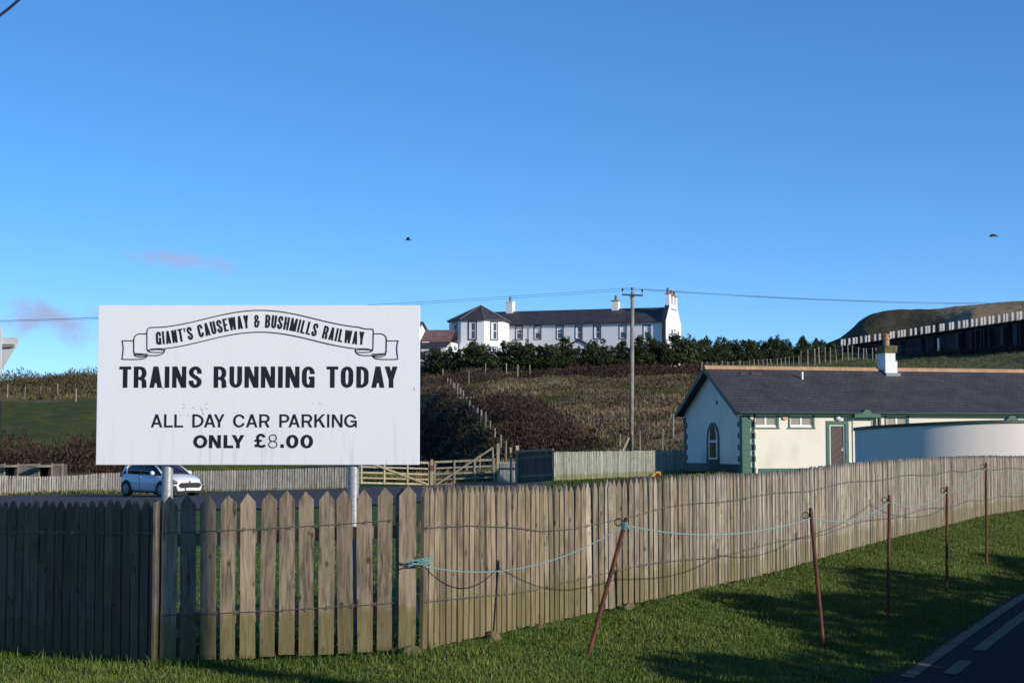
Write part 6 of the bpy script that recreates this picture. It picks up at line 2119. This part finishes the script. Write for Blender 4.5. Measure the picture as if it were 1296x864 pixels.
# not inside the enclosure behind the left and middle sections: thin there
keep &= x < .345 * y + .3
x, y = x[keep], y[keep]
m_ = len(x)
patch = fbm(x / .7, y / .7, 41); patch2 = fbm(x / .16, y / .16, 42)
g1, g2, g3 = np.array([0.055, 0.110, 0.012]), np.array([0.115, 0.165, 0.026]), np.array([0.20, 0.17, 0.07])
kk = np.clip((patch - .3) / .4 * .6 + patch2 * .4, 0, 1)[:, None]
c = (g1 * (1 - kk) + g2 * kk) * (.7 + .6 * rng.random((m_, 1)))
dry = rng.random(m_) < .06 + .05 * (patch > .62)
c[dry] = g3 * (.7 + .6 * rng.random((dry.sum(), 1)))
h = (.016 + .026 * rng.random(m_)) * (.65 + .7 * patch2) * (1 + .5 * (rng.random(m_) < .03))
h = h * (.75 + .5 * patch) * (1 + .7 * (fbm(x / .33, y / .33, 55) > .68))
o = link("grass", blades("grass", x, y, h, c, .95, .0026, -.002, 2), col_mat("verge_grass", var=.12, scale=3, bump=0, spec=.25, rough=.6))
o.data.polygons.foreach_set("use_smooth", [False] * len(o.data.polygons))
tag(o, "mown green grass of the verge between the picket fences and the road", "grass", kind="stuff")
print("blades", m_)
# longer uncut grass at the foot of the fences and behind them
fx, fy = [], []
foot_pts = [(q.x, q.y) for q in run[:40]] + [(GATE_L.lerp(GATE_R, t_).x, GATE_L.lerp(GATE_R, t_).y) for t_ in np.linspace(0, 1, 12)] + [((LEFT_R + LEFT_DIR * t_).x, (LEFT_R + LEFT_DIR * t_).y) for t_ in np.linspace(0, 3.2, 12)]
for a, b in foot_pts:
    k_ = 190
    fx.append(a + rng.normal(0, .17, k_) + .06); fy.append(b + rng.normal(0, .17, k_) - .03)
fx, fy = np.concatenate(fx), np.concatenate(fy)
hh_ = .03 + .075 * rng.random(len(fx)) ** 2
c = (g1 * .9)[None] * (.6 + .8 * rng.random((len(fx), 1))); dd = rng.random(len(fx)) < .10; c[dd] = g3
o = link("uncut_grass", blades("uncut_grass", fx, fy, hh_, c, .8, .0032, -.003, 2), bpy.data.materials["verge_grass"])
tag(o, "longer untrimmed grass along the foot of the picket fences", "grass", kind="stuff")
bx = rng.uniform(-6, 1.5, 60000); by = 11.0 + 16 * rng.random(60000) ** 1.5
k_ = (bx > -.35 * by - .3) & (bx < np.interp(by, run_xy[:, 1], run_xy[:, 0]) - .25)
bx, by = bx[k_], by[k_]
c = (g1[None] * .5 + g2[None] * .5) * (.7 + .6 * rng.random((len(bx), 1)))
o = link("enclosure_grass", blades("enclosure_grass", bx, by, .015 + .03 * rng.random(len(bx)), c, .9, .005, -.003, 1), bpy.data.materials["verge_grass"])
tag(o, "green grass of the enclosure seen through the gaps of the fence", "grass", kind="stuff")
# fallen leaves and twigs
mb = MB()
for i in range(60):
    yy = rng.uniform(10, 19); xx = rng.uniform(-.1 * yy, np.interp(yy, edge_xy[:, 1], edge_xy[:, 0]))
    if xx > np.interp(yy, run_xy[:, 1], run_xy[:, 0]) - .05 or yy < 10.6:
        z_ = gz(xx, yy) + .03; s_ = rng.uniform(.012, .03); a = rng.uniform(0, 6.28)
        mb.poly([(xx - s_ * math.cos(a), yy - s_ * math.sin(a), z_), (xx + .4 * s_ * math.sin(a), yy - .4 * s_ * math.cos(a), z_ + .012), (xx + s_ * math.cos(a), yy + s_ * math.sin(a), z_ + .004), (xx - .4 * s_ * math.sin(a), yy + .4 * s_ * math.cos(a), z_ + .01)])
o = link("fallen_leaves", mb.mesh("fallen_leaves", False), mat("dead_leaf", (0.16, 0.085, 0.04), (0.08, 0.05, 0.03), rough=.9, scale=3))
tag(o, "scattered brown dead leaves lying on the verge", "leaves", kind="stuff")

# ------------------------------------------------------------------ post and wire fences on the slope
def post_fence(label, spots, h, wires=(), rad=.05, m=None, group="post and wire fences on the hillside"):
    P0 = drop(*spots[0])
    t = thing("wire_fence", label, "fence", P0, 0, group)
    tops_ = []
    pm_ = {}
    for i, (px, d) in enumerate(spots):
        p = drop(px, d) - P0
        hh2 = h * random.uniform(.88, 1.1)
        key = random.randrange(3)
        if key not in pm_:
            pm_[key] = MB().tube([(0, 0, -.3), (random.uniform(-.04, .04), 0, h)], [rad, rad * .9], 6).mesh("post")
        link("post", pm_[key], m or M_post, t, p, (0, R(random.gauss(0, 2)), random.uniform(0, 3)))
        tops_.append((p, h))
    for wz_ in wires:
        part("wire", MB().tube([p + Vector((0, -.06, h * wz_)) for p, _ in tops_], .010, 3), M_wire, t)
    return t


def spaced(px0, d0, px1, d1, n, j=.0):
    a, b = drop(px0, d0), drop(px1, d1)
    out = []
    for i in range(n):
        q = a.lerp(b, (i + random.uniform(-j, j)) / (n - 1))
        out.append((648 + F * q.x / q.y, q.y))
    return out


post_fence("post and wire fence running up the lip of the shaded hollow", spaced(640, 93.5, 566, 150, 17, .15), 1.35, (.5, .9), .065)
post_fence("row of thin greenish posts with mesh in the hollow behind the sign's edge", spaced(566, 95, 530, 112, 9, .1), 1.9, (.4, .95), .04, mat("green_post", (0.16, 0.19, 0.17), rough=.8))
post_fence("few short posts standing in the dry grass under the pines", [(614, 170), (641, 168), (655, 166), (671, 166), (593, 158), (560, 168)], 1.5, (), .07)
post_fence("short posts at the top of the hollow behind the right gate leaf", [(567, 95), (581, 97), (590, 96), (607, 93), (624, 90)], 1.3, (.6, .95), .06)
post_fence("line of pale posts on the slope behind the station roof", spaced(888, 150, 1012, 176, 21, .2), 1.5, (.6, .95), .06)
post_fence("line of pale posts rising to the visitor centre behind the chimney", spaced(1016, 180, 1112, 214, 15, .2), 2.0, (.5, .95), .075)
post_fence("posts in the slope grass right of the electricity pole", [(784, 88.5), (810, 89.5), (838, 90), (852, 96), (880, 100)], 1.5, (.9,), .06)
post_fence("scatter of small pale posts on the crest of the left hill", [(px + random.uniform(-2, 2), random.uniform(192, 226)) for px in range(-4, 122, 6)], 1.0, (), .06)
post_fence("dark rail fence on the skyline of the left hill beside the sign", spaced(80, 232, 128, 232, 9), 1.3, (.55, .98), .09)
post_fence("old posts between the left hill's field and scrub", [(8, 186), (95, 176), (30, 187), (72, 186)], 1.5, (), .08)
# railings before the visitor centre
a, b = at(1132, 452, 232), at(1167, 451, 220)
t = thing("railing", "thin grey railing in front of the visitor centre beside the chimney", "railing", (a.x, a.y, gz(a.x, a.y)))
v = b - a; v.z = gz(b.x, b.y) - gz(a.x, a.y)
for z_ in (.1, 1.35): part("rail", MB().tube([(0, 0, z_), v + Vector((0, 0, z_))], .035, 4), M_arm, t)
for k_ in np.linspace(0, 1, 12): part("baluster", MB().tube([v * k_, v * k_ + Vector((0, 0, 1.4))], .025, 4), M_arm, t)
